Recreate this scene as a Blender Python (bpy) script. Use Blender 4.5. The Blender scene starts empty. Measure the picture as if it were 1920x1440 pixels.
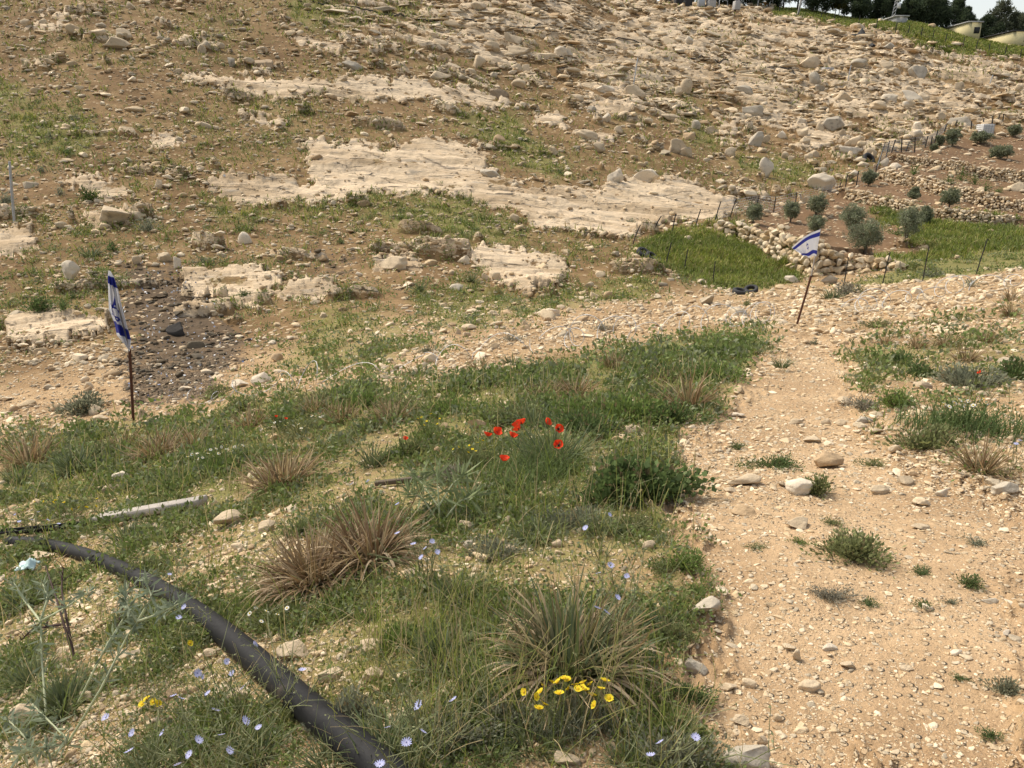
import bpy, bmesh, math, numpy as np
from mathutils import Vector, Matrix
R = math.radians
scene = bpy.context.scene
col = scene.collection
rng = np.random.default_rng(7)

# ------------------------------------------------------------------ camera, sky, sun, exposure
F, PITCH, CAMZ = 1400.0, R(17.0), 1.6
cam = bpy.data.cameras.new('camera'); cam.sensor_width = 36.0; cam.lens = 36.0 * F / 1920
cam.clip_start = 0.05; cam.clip_end = 3000
cam_ob = bpy.data.objects.new('camera', cam); col.objects.link(cam_ob)
cam_ob.location = (0, 0, CAMZ); cam_ob.rotation_euler = (R(90) - PITCH, 0, 0)
scene.camera = cam_ob
SUN_EL, SUN_AZ = R(56), R(-58)            # azimuth clockwise from +Y
world = bpy.data.worlds.new('World'); scene.world = world; world.use_nodes = True
wn = world.node_tree.nodes; wl = world.node_tree.links
bg = wn['Background']; sky = wn.new('ShaderNodeTexSky'); sky.sky_type = 'NISHITA'; sky.sun_disc = False
sky.sun_elevation = SUN_EL; sky.sun_rotation = SUN_AZ; sky.air_density = 1.3; sky.dust_density = 3.0; sky.ozone_density = 0.6
bg.inputs['Strength'].default_value = 0.15
bw = wn.new('ShaderNodeRGBToBW'); wl.new(sky.outputs['Color'], bw.inputs[0])      # thin high cloud whitens the sky
mx = wn.new('ShaderNodeMix'); mx.data_type = 'RGBA'; mx.inputs[0].default_value = .52; wl.new(sky.outputs['Color'], mx.inputs[6])
mw = wn.new('ShaderNodeMix'); mw.data_type = 'RGBA'; mw.blend_type = 'MULTIPLY'; mw.inputs[0].default_value = 1; wl.new(bw.outputs[0], mw.inputs[6]); mw.inputs[7].default_value = (1.07, 1.0, .90, 1)
wl.new(mw.outputs[2], mx.inputs[7]); wl.new(mx.outputs[2], bg.inputs['Color'])
sun = bpy.data.lights.new('sun', 'SUN'); sun.energy = 2.0; sun.angle = R(14); sun.color = (1.0, 0.91, 0.76)
sun_ob = bpy.data.objects.new('sun', sun); col.objects.link(sun_ob)
sd = Vector((math.sin(SUN_AZ) * math.cos(SUN_EL), math.cos(SUN_AZ) * math.cos(SUN_EL), math.sin(SUN_EL)))
sun_ob.rotation_euler = sd.to_track_quat('Z', 'Y').to_euler(); sun_ob.location = sd * 60
scene.view_settings.view_transform = 'Standard'; scene.view_settings.look = 'None'
scene.view_settings.gamma = 1; scene.view_settings.exposure = 0.68
scene.view_settings.use_curve_mapping = False
scene.cycles.max_bounces = 5; scene.cycles.transparent_max_bounces = 4
scene.cycles.use_denoising = True; scene.cycles.denoiser = 'OPENIMAGEDENOISE'

# ------------------------------------------------------------------ noise and camera geometry
def _h(ix, iy, seed):
    n = (ix * 374761393 + iy * 668265263 + seed * 974711) & 0xffffffff
    n = ((n ^ (n >> 13)) * 1274126177) & 0xffffffff
    return ((n ^ (n >> 16)) & 0xffff) / 65535.0
def pn(x, y, seed=0):
    x = np.asarray(x, float); y = np.asarray(y, float)
    ix = np.floor(x).astype(np.int64); iy = np.floor(y).astype(np.int64)
    fx = x - ix; fy = y - iy
    def g(a, b, dx, dy):
        t = _h(ix + a, iy + b, seed) * 6.2832
        return np.cos(t) * dx + np.sin(t) * dy
    u = fx * fx * fx * (fx * (fx * 6 - 15) + 10); v = fy * fy * fy * (fy * (fy * 6 - 15) + 10)
    a = g(0, 0, fx, fy); b = g(1, 0, fx - 1, fy); c = g(0, 1, fx, fy - 1); d = g(1, 1, fx - 1, fy - 1)
    return ((a + (b - a) * u) * (1 - v) + (c + (d - c) * u) * v) * 1.4
def fbm(x, y, seed=0, o=3):
    s = 0; a = 1.0
    for i in range(o):
        s = s + a * pn(x * 2 ** i, y * 2 ** i, seed + i * 17); a *= 0.5
    return s / 1.6
def sst(a, b, x):
    t = np.clip((x - a) / (b - a), 0, 1); return t * t * (3 - 2 * t)
CP, SP = math.cos(PITCH), math.sin(PITCH)
def ray(u, v):
    dx = (np.asarray(u, float) - 960) / F; dy = (720 - np.asarray(v, float)) / F
    y = CP + dy * SP
    return dx / y, (-SP + dy * CP) / y
def PY(u, v, Y):
    a, b = ray(u, v); return np.array([a * Y, Y, CAMZ + b * Y])
def proj(x, y, z):
    zz = z - CAMZ; d = y * CP - zz * SP; d = np.where(np.abs(d) < 1e-3, 1e-3, d)
    return 960 + F * x / d, 720 - F * (y * SP + zz * CP) / d, d

# ------------------------------------------------------------------ terrain height field
PROF = {
 0:    [(1440,2.2),(1200,3.5),(1000,5.5),(900,7.4),(800,10.3),(740,13.5),(640,17.5),(500,23),(300,33),(150,43),(0,55),(-120,68)],
 480:  [(1440,1.85),(1200,2.7),(1000,4.0),(880,5.7),(800,7.3),(735,9.8),(685,13.5),(600,18.5),(500,23.5),(300,35.5),(150,47),(0,62),(-110,78)],
 960:  [(1440,1.66),(1200,2.28),(1080,2.85),(950,3.9),(850,5.0),(700,8.6),(640,12),(595,16.5),(560,20),(520,23.5),(430,29.5),(330,37),(250,45.5),(150,58),(0,76),(-70,90)],
 1500: [(1440,1.66),(1200,2.3),(1000,3.2),(850,4.7),(700,8),(610,14),(560,20),(532,24.5),(500,28),(455,32),(400,38.5),(300,51),(150,74),(60,91),(28,99),(18,108)],
 1720: [(1440,1.66),(1200,2.3),(1000,3.2),(825,5.0),(680,8.7),(585,14.2),(528,21.5),(500,26),(452,31.7),(400,38.7),(350,45),(300,53),(150,78),(90,85.5),(68,88.5),(44,101)],
 1150: [(1440,1.66),(1200,2.28),(1080,2.85),(950,3.7),(850,4.9),(700,8.5),(640,12),(580,18),(540,23),(430,31),(400,34),(330,40),(250,49),(150,62),(60,78),(10,88),(-14,97)],
 1340: [(1440,1.66),(1200,2.3),(1000,3.25),(850,4.8),(700,8.2),(620,13),(565,19.5),(535,24),(500,27.5),(440,32),(400,36),(300,48),(150,69),(60,86),(22,95),(5,104)],
 1920: [(1440,1.66),(1200,2.3),(1000,3.2),(800,5.4),(650,9.5),(560,14.5),(520,19.5),(495,25),(450,31.5),(400,39),(350,47),(300,55),(240,65),(150,81),(108,89),(84,99)],
}
PROF[-330] = [(v, y * 1.12) for v, y in PROF[0]]; PROF[2250] = [(v + (10 if v < 400 else 0), y * 1.02) for v, y in PROF[1920]]
pts = []
for u, rows in PROF.items():
    for v, Y in rows:
        p = PY(u, v, Y); pts.append(p)
    lx, ly, lz = pts[-1]
    for k, (m, dz) in enumerate(((1.35, -1.0), (2.2, -6), (4, -25))):
        pts.append(np.array([lx * m, ly * m, lz + dz]))
    p0 = PY(u, 1440, rows[0][1]); pts.append(np.array([p0[0] * .6, -1.0, min(0.25, p0[2] + .35)]))
pts = np.array(pts); Y0 = 2.5
def warp(x, y):
    t = np.maximum(y + Y0, 0.6); return np.clip(x / t, -1.15, 1.15) * 3.0, np.log(t)
ca, cb = warp(pts[:, 0], pts[:, 1]); cq = (pts[:, 2] - CAMZ) / np.maximum(pts[:, 1] + Y0, 0.6)
def _phi(r2): return 0.5 * r2 * np.log(r2 + 1e-9)
n = len(ca)
A = np.zeros((n + 3, n + 3)); A[:n, :n] = _phi((ca[:, None] - ca) ** 2 + (cb[:, None] - cb) ** 2) + np.eye(n) * 0.002
A[:n, n] = 1; A[:n, n + 1] = ca; A[:n, n + 2] = cb; A[n:, :n] = A[:n, n:].T
W = np.linalg.solve(A, np.concatenate([cq, [0, 0, 0]]))
GA = np.linspace(-3.45, 3.45, 240); GB = np.linspace(math.log(0.6), math.log(800), 520)
ga, gb = np.meshgrid(GA, GB)
QGRID = W[n] + W[n + 1] * ga + W[n + 2] * gb
for i in range(n): QGRID += W[i] * _phi((ga - ca[i]) ** 2 + (gb - cb[i]) ** 2)
def Hsmooth(x, y):
    a, b = warp(x, y)
    fa = np.clip((a - GA[0]) / (GA[1] - GA[0]), 0, 238.999); fb = np.clip((b - GB[0]) / (GB[1] - GB[0]), 0, 518.999)
    i = fa.astype(int); j = fb.astype(int); fa = fa - i; fb = fb - j
    q = (QGRID[j, i] * (1 - fa) + QGRID[j, i + 1] * fa) * (1 - fb) + (QGRID[j + 1, i] * (1 - fa) + QGRID[j + 1, i + 1] * fa) * fb
    return CAMZ + q * np.maximum(y + Y0, 0.6)
_sx = np.linspace(-90, 110, 400); _sg = np.cumsum(np.tan(np.interp(_sx, [-25, 0, 18, 45], [.28, .06, -.20, -.27]))) * (_sx[1] - _sx[0]); _sg -= np.interp(0, _sx, _sg)
def strat(x, y): return x, y - np.interp(x, _sx, _sg)      # coordinates along and across the bedding of the limestone
WALLS = []      # (points (n,2), height (n)) filled below: the terraces behind the dry stone walls
def bump(x, y):
    z = np.zeros_like(x)
    for P, hh in WALLS:
        m = (x > P[:, 0].min() - 1) & (x < P[:, 0].max() + 1) & (y > P[:, 1].min() - 2) & (y < P[:, 1].max() + 14)
        if not m.any(): continue
        X = x[m]; Yv = y[m]; best = np.full(X.shape, 1e9); sd_ = np.zeros(X.shape); hv = np.zeros(X.shape)
        for k in range(len(P) - 1):
            d = P[k + 1] - P[k]; L = np.hypot(*d); d = d / L; nrm = np.array([-d[1], d[0]])
            if nrm[1] < 0: nrm = -nrm
            t = (X - P[k, 0]) * d[0] + (Yv - P[k, 1]) * d[1]; tc = np.clip(t, 0, L)
            px = X - P[k, 0] - d[0] * tc; py = Yv - P[k, 1] - d[1] * tc; dist = np.hypot(px, py)
            s = px * nrm[0] + py * nrm[1]; b_ = dist < best
            h = hh[k] + (hh[k + 1] - hh[k]) * tc / L
            h = h * sst(1.2, 0.0, dist - np.abs(s))
            best = np.where(b_, dist, best); sd_ = np.where(b_, np.where(s > 0, dist, -dist), sd_); hv = np.where(b_, h, hv)
        z[m] += hv * 0.9 * sst(0.12, 0.45, sd_) * np.exp(-np.maximum(sd_ - 0.6, 0) / 3.0)
    return z
def Hb(x, y):
    x = np.asarray(x, float); y = np.asarray(y, float)
    z = Hsmooth(x, y)
    g = sst(3, 25, y)
    z = z + g * (0.16 * fbm(x * .16, y * .16, 3, 2) + 0.07 * fbm(x * .6, y * .6, 5, 2))
    z = z + 0.03 * fbm(x * 1.3, y * 1.3, 9, 2) * (1 - .4 * g)
    return z + (bump(x, y) if WALLS else 0)
TS = 1.2 * (300 / 1.2) ** np.linspace(0, 1, 420)
def G2(u, v, lift=0.0):
    u = np.atleast_1d(np.asarray(u, float)); v = np.atleast_1d(np.asarray(v, float)); a, b = ray(u, v)
    out = np.zeros((len(u), 2))
    for s in range(0, len(u), 400):
        aa = a[s:s + 400, None]; bb = b[s:s + 400, None]
        d = CAMZ + bb * TS - Hb(aa * TS, TS + 0 * aa) - lift
        hit = d < 0; k = np.where(hit.any(1), hit.argmax(1), len(TS) - 1); k = np.maximum(k, 1); ii = np.arange(len(k))
        d0 = d[ii, k - 1]; d1 = d[ii, k]; t = TS[k - 1] + (TS[k] - TS[k - 1]) * np.clip(d0 / (d0 - d1 + 1e-12), 0, 1)
        out[s:s + 400, 0] = a[s:s + 400] * t; out[s:s + 400, 1] = t
    return out

# walls: bottom line in the photo (u, v, height in px)
WALLPX = [
 [(1338,432,9),(1375,446,17),(1410,464,24),(1445,488,38),(1480,508,46),(1515,519,46),(1550,517,40),(1590,512,28),(1640,509,18),(1690,508,10)],
 [(1583,373,13),(1625,384,14),(1680,397,15),(1740,409,17),(1800,421,20),(1860,425,19),(1906,422,12)],
 [(1645,338,13),(1690,352,16),(1740,364,18),(1790,380,20),(1850,391,20),(1935,402,20)],
 [(1680,303,10),(1740,313,12),(1800,328,16),(1860,338,16),(1940,346,16)],
]
for w in WALLPX:
    w = np.array(w, float); P = G2(w[:, 0], w[:, 1]); z = Hb(P[:, 0], P[:, 1]); d = proj(P[:, 0], P[:, 1], z)[2]
    WALLS_ = (P, 1.3 * w[:, 2] * d / F); w_ = WALLS_
    globals().setdefault('_tmp', []).append(w_)
WALLS = _tmp

# ------------------------------------------------------------------ zones of the ground (kept in ground coordinates)
ZP = {
'rock': [
 [(560,265),(600,262),(625,275),(700,272),(720,290),(760,268),(850,262),(905,285),(915,310),(955,335),(985,360),(975,385),(940,392),(880,380),(830,365),(740,365),(690,372),(600,355),(580,320),(575,290)],
 [(985,360),(1060,350),(1140,345),(1230,335),(1300,345),(1370,375),(1395,400),(1330,410),(1240,420),(1160,445),(1080,440),(1000,425),(965,395)],
 [(385,355),(430,335),(500,338),(560,345),(600,350),(690,370),(600,378),(520,385),(440,380)],
 [(870,470),(940,465),(1010,475),(1065,500),(1050,540),(990,555),(940,530),(900,500)],
 [(340,150),(420,143),(560,155),(700,150),(860,165),(930,180),(960,200),(900,205),(800,185),(650,190),(500,178),(400,170)],
 [(5,610),(90,598),(190,598),(200,620),(120,650),(20,652)],
 [(340,520),(440,515),(530,520),(510,545),(480,570),(490,585),(420,565),(360,560)],
 [(500,540),(600,535),(640,550),(600,565),(540,560)], [(160,405),(235,400),(240,425),(180,430)],
 [(450,215),(540,230),(530,240),(450,222)], [(540,65),(650,80),(640,97),(560,85)], [(60,20),(160,35),(120,42)], [(40,50),(165,56),(160,64),(40,60)],
 [(1095,188),(1185,198),(1175,217),(1105,207)], [(1510,255),(1550,240),(1565,275),(1530,280)], [(1345,223),(1380,228),(1397,257),(1345,247)],
 [(275,268),(310,253),(358,258),(290,282)], [(695,487),(780,485),(785,507),(700,507)], [(100,340),(200,333),(245,360),(200,374),(130,350)],
 [(1000,215),(1060,215),(1065,238),(1005,232)], [(1080,250),(1150,255),(1150,270),(1080,265)], [(0,425),(60,428),(70,470),(0,480)], [(170,715),(250,715),(262,755),(190,758)]],
'heavy': [[(600,-40),(1340,18),(1460,30),(1640,60),(1920,115),(1940,215),(1750,235),(1640,275),(1500,262),(1400,215),(1250,200),(1100,180),(980,140),(800,130),(640,80)]],
'grass': [
 [(1195,470),(1240,445),(1330,432),(1400,460),(1450,490),(1500,520),(1450,535),(1380,545),(1330,530),(1270,510),(1220,490)],
 [(1640,485),(1760,462),(1960,430),(1960,505),(1830,513),(1700,530),(1580,535),(1690,508)],
 [(1720,425),(1900,420),(1960,440),(1800,455),(1700,458)], [(1340,5),(1460,8),(1960,70),(1960,116),(1853,98),(1726,69),(1609,48),(1460,25)],
 [(1640,395),(1700,405),(1790,425),(1760,440),(1650,420)]],
'turf': [
 [(570,590),(640,560),(760,600),(800,640),(740,690),(600,700),(520,690),(560,640)],
 [(380,385),(560,380),(700,385),(860,375),(940,410),(980,440),(860,440),(780,425),(560,410),(420,415)],
 [(760,540),(900,530),(1000,560),(1200,520),(1240,560),(1050,580),(900,620),(800,620)],
 [(-60,145),(60,155),(50,205),(-60,205)], [(20,230),(150,200),(210,260),(100,295),(0,300)], [(540,0),(800,20),(840,60),(640,70),(560,40)],
 [(860,220),(960,215),(1010,270),(1090,330),(1000,330),(900,260)], [(1280,225),(1330,240),(1350,275),(1290,265)], [(1380,290),(1480,300),(1540,330),(1470,340),(1400,320)],
 [(0,880),(180,800),(320,770),(560,745),(800,690),(1000,690),(1150,650),(1440,600),(1445,640),(1390,720),(1300,800),(1250,870),(1280,950),(1320,1080),(1200,1250),(1400,1460),(-100,1460)],
 [(1590,700),(1640,620),(1960,560),(1960,880),(1820,880),(1690,790),(1610,740)]],
'lush': [[(430,760),(560,735),(760,720),(950,700),(1160,650),(1330,640),(1400,690),(1350,740),(1290,790),(1090,800),(900,790),(700,790),(560,800)],
 [(0,820),(200,800),(420,800),(520,860),(420,930),(200,950),(0,960)], [(600,1290),(760,1150),(900,1090),(960,1200),(1000,1290),(1250,1290),(1400,1460),(650,1460)],
 [(1060,860),(1200,840),(1290,900),(1250,930),(1100,930)], [(930,830),(1060,820),(1080,900),(930,910)],
 [(820,940),(1000,910),(1200,960),(1280,1000),(1200,1010),(1000,1000),(850,1010)]],
'path': [[(1492,620),(1545,620),(1590,700),(1600,760),(1680,850),(1790,900),(1960,930),(1960,1500),(1400,1500),(1330,1300),(1320,1150),(1310,1050),(1275,930),(1280,850),(1340,790),(1420,700),(1470,650)]],
'burn': [[(225,490),(320,485),(355,535),(410,590),(470,640),(430,700),(370,755),(230,755),(215,690),(235,620)], [(590,480),(650,480),(660,505),(600,505)]],
'loam': [[(1385,420),(1450,385),(1560,372),(1620,330),(1700,275),(1960,225),(1960,425),(1700,438),(1620,495),(1540,478),(1460,450)], [(1660,470),(1960,415),(1960,432),(1720,478)]],
'rubble': [[(690,712),(860,660),(1000,625),(1200,580),(1440,555),(1560,540),(1800,525),(1960,515),(1960,620),(1700,640),(1600,650),(1490,620),(1400,612),(1240,640),(1100,665),(880,705),(760,725)],
 [(0,640),(230,650),(240,760),(0,790)], [(1610,740),(1700,700),(1960,720),(1960,900),(1800,890),(1700,830)], [(1290,860),(1500,860),(1560,960),(1300,980)]],
}
ZW = {}
for k, ps in ZP.items():
    ZW[k] = []
    for p in ps:
        p = np.array(p, float); w = G2(p[:, 0], p[:, 1]); a, b = warp(w[:, 0], w[:, 1]); ZW[k].append(np.stack([a, b], 1))
def inpoly(a, b, P, soft):
    m = (a > P[:, 0].min() - soft) & (a < P[:, 0].max() + soft) & (b > P[:, 1].min() - soft) & (b < P[:, 1].max() + soft)
    out = np.zeros_like(a)
    if not m.any(): return out
    x = a[m]; y = b[m]; ins = np.zeros(x.shape, bool); dm = np.full(x.shape, 1e9)
    for i in range(len(P)):
        x0, y0 = P[i - 1]; x1, y1 = P[i]
        c = ((y0 > y) != (y1 > y)) & (x < (x1 - x0) * (y - y0) / (y1 - y0 + 1e-12) + x0); ins ^= c
        dx, dy = x1 - x0, y1 - y0; t = np.clip(((x - x0) * dx + (y - y0) * dy) / (dx * dx + dy * dy + 1e-12), 0, 1)
        dm = np.minimum(dm, np.hypot(x - x0 - t * dx, y - y0 - t * dy))
    out[m] = sst(-soft, soft, np.where(ins, dm, -dm)); return out
SOFT = {'rock': .035, 'heavy': .12, 'grass': .03, 'turf': .06, 'lush': .06, 'path': .05, 'burn': .07, 'loam': .03, 'rubble': .07}
def zones(x, y):
    a, b = warp(x, y); n1 = fbm(a * 9, b * 9, 21, 3); n2 = fbm(a * 9, b * 9, 41, 3)
    n3 = fbm(a * 45, b * 60, 61, 2); n4 = fbm(a * 45, b * 60, 71, 2); Z = {}
    for k, ps in ZW.items():
        w = {'rock': .036, 'path': .12, 'turf': .08, 'lush': .09, 'burn': .08}.get(k, .05); w3 = {'rock': .022, 'path': .075, 'burn': .07, 'turf': .03, 'lush': .03}.get(k, .018); aa = a + w * n1 + w3 * n3; bb = b + w * .8 * n2 + w3 * n4
        m = np.zeros_like(a)
        for P in ps: m = np.maximum(m, inpoly(aa, bb, P, SOFT[k]))
        Z[k] = m
    hill = sst(0.0, 1.0, (b - np.interp(a / 3, [-.62, -.3, 0, .3, .6], np.log(np.array([15.5, 16.5, 19.5, 25, 30]) + 0))) / .16)
    # natural ledges following the strata
    d, c = strat(x, y)
    l1 = fbm(d * .17, c * .42, 101, 4); l2 = fbm(d * .38, c * 2.0, 131, 3)
    th = 0.56 - (.50) * Z['heavy'] - .10 * sst(35, 60, y) - .06 * sst(-5, 15, x)
    led = sst(-.03, .05, l1 + .75 * l2 - th) * hill * (1 - Z['loam']) * (1 - Z['grass']) * (1 - .5 * Z['turf'])
    en = fbm(a * 40, b * 110, 81, 3)
    Z['rock'] = sst(.36, .58, Z['rock'] + .55 * en * (Z['rock'] > .02))
    Z['slab'] = Z['rock'].copy(); Z['rock'] = np.maximum(Z['rock'], led); Z['hill'] = hill; Z['l2'] = l2; Z['l1'] = l1
    return Z
def rockz(x, y, Z):
    r = Z['rock']; d, c = strat(x, y)
    st = fbm(d * .20, c * .75, 151, 3) + .25 * fbm(d * .5, c * .5, 161, 2); q = (np.floor(st * 5 + .5) + sst(.3, .5, np.abs(st * 5 - np.floor(st * 5 + .5))) * .0) / 5
    fine = fbm(d * .9, c * 2.6, 171, 3)
    far = Z['hill']
    dz = r * (far * (.10 + .36 * (1 - Z['slab']) * sst(-.3, .5, Z['l2']) + .42 * q + .05 * fine) + (1 - far) * .05)
    dz += Z['rubble'] * (1 - far) * .035 * np.abs(fbm(x * 4, y * 4, 181, 2))
    dz += (1 - r) * (1 - Z['path']) * .02 * fbm(x * 5, y * 5, 191, 2) * (1 - .5 * far) + far * (1 - r) * .05 * fbm(x * 1.7, y * 1.7, 201, 3)
    dz -= .05 * Z['path'] * (1 - far); dz += Z['path'] * .012 * fbm(x * 3, y * 3, 211, 3)
    dz += .06 * Z['burn'] * fbm(x * 2, y * 2, 221, 3)
    return dz
def H(x, y):
    x = np.atleast_1d(np.asarray(x, float)); y = np.atleast_1d(np.asarray(y, float))
    return Hb(x, y) + rockz(x, y, zones(x, y))
def G(u, v):
    w = G2(u, v); z = H(w[:, 0], w[:, 1]); return np.column_stack([w, z])
def G1(u, v): return G([u], [v])[0]
def depth(p): return proj(p[0], p[1], p[2])[2]
# ------------------------------------------------------------------ mesh helpers
class MB:
    def __init__(s): s.V = []; s.F = []; s.C = []; s.n = 0
    def add(s, V, Fs, c=(.5, .5, .5)):
        V = np.asarray(V, float).reshape(-1, 3); Fs = np.asarray(Fs, int); c = np.asarray(c, float)
        if c.ndim == 1: c = np.tile(c, (len(V), 1))
        s.V.append(V); s.C.append(c); s.F.append(Fs + s.n); s.n += len(V)
    def build(s, name, mat, parent=None, smooth=False, origin=None):
        V = np.concatenate(s.V); C = np.concatenate(s.C)
        if origin is not None: V = V - np.asarray(origin)
        by = {}
        for f in s.F: by.setdefault(f.shape[1], []).append(f)
        me = bpy.data.meshes.new(name); me.vertices.add(len(V)); me.vertices.foreach_set('co', V.ravel())
        li = []; ls = []; o = 0
        for k, fl in by.items():
            f = np.concatenate(fl); li.append(f.ravel()); ls.append(o + np.arange(len(f)) * k); o += f.size
        li = np.concatenate(li); ls = np.concatenate(ls)
        me.loops.add(len(li)); me.loops.foreach_set('vertex_index', li.astype(np.int32))
        me.polygons.add(len(ls)); me.polygons.foreach_set('loop_start', ls.astype(np.int32))
        me.update(calc_edges=True)
        if smooth: me.polygons.foreach_set('use_smooth', np.ones(len(ls), bool))
        at = me.attributes.new('col', 'FLOAT_COLOR', 'POINT')
        at.data.foreach_set('color', np.column_stack([C, np.ones(len(C))]).ravel().astype(np.float32))
        if mat: me.materials.append(mat)
        ob = bpy.data.objects.new(name, me); col.objects.link(ob)
        if parent: ob.parent = parent
        if origin is not None: ob.location = origin
        return ob
def tag(o, label=None, cat=None, group=None, kind=None):
    if label: o['label'] = label
    if cat: o['category'] = cat
    if group: o['group'] = group
    if kind: o['kind'] = kind
    return o
def empty(name, loc, label, cat, group=None):
    o = bpy.data.objects.new(name, None); col.objects.link(o); o.location = loc; o.empty_display_size = .1
    return tag(o, label, cat, group)
def unit(v): v = np.asarray(v, float); return v / (np.linalg.norm(v) + 1e-12)
def tube(mb, P, r, sides=6, c=(.5, .5, .5), cap=True):
    P = np.asarray(P, float); m = len(P); r = np.broadcast_to(np.asarray(r, float), (m,)); t = np.gradient(P, axis=0)
    t /= np.linalg.norm(t, axis=1)[:, None] + 1e-12
    ref = np.array([0, 0, 1.0]) if abs(t[:, 2]).mean() < .8 else np.array([0, 1.0, 0])
    a = np.cross(t, ref); a /= np.linalg.norm(a, axis=1)[:, None] + 1e-9; b = np.cross(t, a)
    th = np.arange(sides) * 2 * math.pi / sides
    V = P[:, None] + r[:, None, None] * (np.cos(th)[None, :, None] * a[:, None] + np.sin(th)[None, :, None] * b[:, None])
    i = np.arange(m - 1)[:, None] * sides; j = np.arange(sides)[None]; k = (j + 1) % sides
    Fq = np.stack([i + j, i + k, i + k + sides, i + j + sides], -1).reshape(-1, 4)
    c = np.asarray(c, float)
    if c.ndim == 2: c = np.repeat(c, sides, axis=0)
    mb.add(V, Fq, c)
    if cap:
        e = np.arange(sides); cc = c if c.ndim == 1 else c[0]
        mb.add(V[0], e[None, ::1], cc); mb.add(V[-1], e[None, ::-1], cc)
def box(mb, c, ax, c3=(.5, .5, .5)):
    c = np.asarray(c, float); ax = np.asarray(ax, float)
    S = np.array([[-1, -1, -1], [1, -1, -1], [1, 1, -1], [-1, 1, -1], [-1, -1, 1], [1, -1, 1], [1, 1, 1], [-1, 1, 1]])
    mb.add(c + S @ ax, [[0, 3, 2, 1], [4, 5, 6, 7], [0, 1, 5, 4], [1, 2, 6, 5], [2, 3, 7, 6], [3, 0, 4, 7]], c3)
def blades(mb, P, az, lean, L, Wd, curv, c0, c1, ns=3, tip=.12, twist=None, pw=1.0):
    N = len(P)
    f = lambda q: np.broadcast_to(np.asarray(q, float), (N,))
    az = f(az); lean = f(lean); L = f(L); Wd = f(Wd); curv = f(curv)
    d = np.stack([np.cos(az), np.sin(az), np.zeros(N)], 1); sdv = np.stack([-np.sin(az), np.cos(az), np.zeros(N)], 1)
    if twist is not None:
        tw = f(twist)[:, None]; sdv = sdv * np.cos(tw) + d * np.sin(tw)
    c0 = np.broadcast_to(np.asarray(c0, float), (N, 3)); c1 = np.broadcast_to(np.asarray(c1, float), (N, 3))
    V = np.zeros((N, ns + 1, 2, 3)); C = np.zeros((N, ns + 1, 2, 3)); pos = np.array(P, float)
    for k in range(ns + 1):
        s = k / ns; th = lean + curv * s
        w = Wd * (tip + (1 - tip) * (1 - s ** 1.6)) * (0.75 if k == 0 else 1)
        V[:, k, 0] = pos - sdv * w[:, None] * .5; V[:, k, 1] = pos + sdv * w[:, None] * .5
        C[:, k] = (c0 * (1 - s ** pw) + c1 * s ** pw)[:, None]
        th2 = lean + curv * (s + .5 / ns)
        pos = pos + (d * np.sin(th2)[:, None] + np.array([0, 0, 1]) * np.cos(th2)[:, None]) * (L / ns)[:, None]
    b = np.arange(N)[:, None] * (ns + 1) * 2 + np.arange(ns)[None] * 2
    mb.add(V, np.stack([b, b + 1, b + 3, b + 2], -1).reshape(-1, 4), C.reshape(-1, 3))
def leaves(mb, P, L, Wd, c, up=0.3, rg=rng, dirs=None):
    N = len(P); d = rg.normal(size=(N, 3)) if dirs is None else dirs + rg.normal(size=(N, 3)) * .35
    d[:, 2] += up; d /= np.linalg.norm(d, axis=1)[:, None]
    s = np.cross(d, rg.normal(size=(N, 3))); s /= np.linalg.norm(s, axis=1)[:, None]
    L = np.broadcast_to(L, (N,))[:, None]; Wd = np.broadcast_to(Wd, (N,))[:, None]
    V = np.stack([P, P + d * L * .45 + s * Wd * .5, P + d * L, P + d * L * .45 - s * Wd * .5], 1)
    C = np.repeat(np.broadcast_to(np.asarray(c, float), (N, 3)), 4, axis=0)
    mb.add(V, np.arange(N * 4).reshape(-1, 4), C)
ICO = {}
for lv in (1, 2, 3, 4):
    bm = bmesh.new(); bmesh.ops.create_icosphere(bm, subdivisions=lv, radius=1)
    ICO[lv] = (np.array([v.co[:] for v in bm.verts]), np.array([[v.index for v in f.verts] for f in bm.faces])); bm.free()
def rockshape(lv, rg, cuts=9, flat=False, rough=.05):
    V, Fc = ICO[lv]; V = V.copy()
    for k in range(cuts):
        nn = unit(rg.normal(size=3)); d = rg.uniform(.34, .80); o = np.maximum(V @ nn - d, 0); V -= np.outer(o, nn) * .96
    if lv > 1:
        for k in range(5):
            w = rg.normal(size=3) * (2.2 + 1.4 * k); V *= 1 + rough / (1 + .5 * k) * np.sin(V @ w + rg.uniform(0, 6))[:, None]
        if lv > 2:
            s_ = np.sin(V[:, 2] * rg.uniform(7, 12) + V[:, 0] * 1.5 + rg.uniform(0, 6)); V[:, :2] *= 1 + .025 * np.sign(s_)[:, None] * np.abs(s_[:, None]) ** .4
    V /= np.abs(V).max(0)
    return V, Fc

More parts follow.
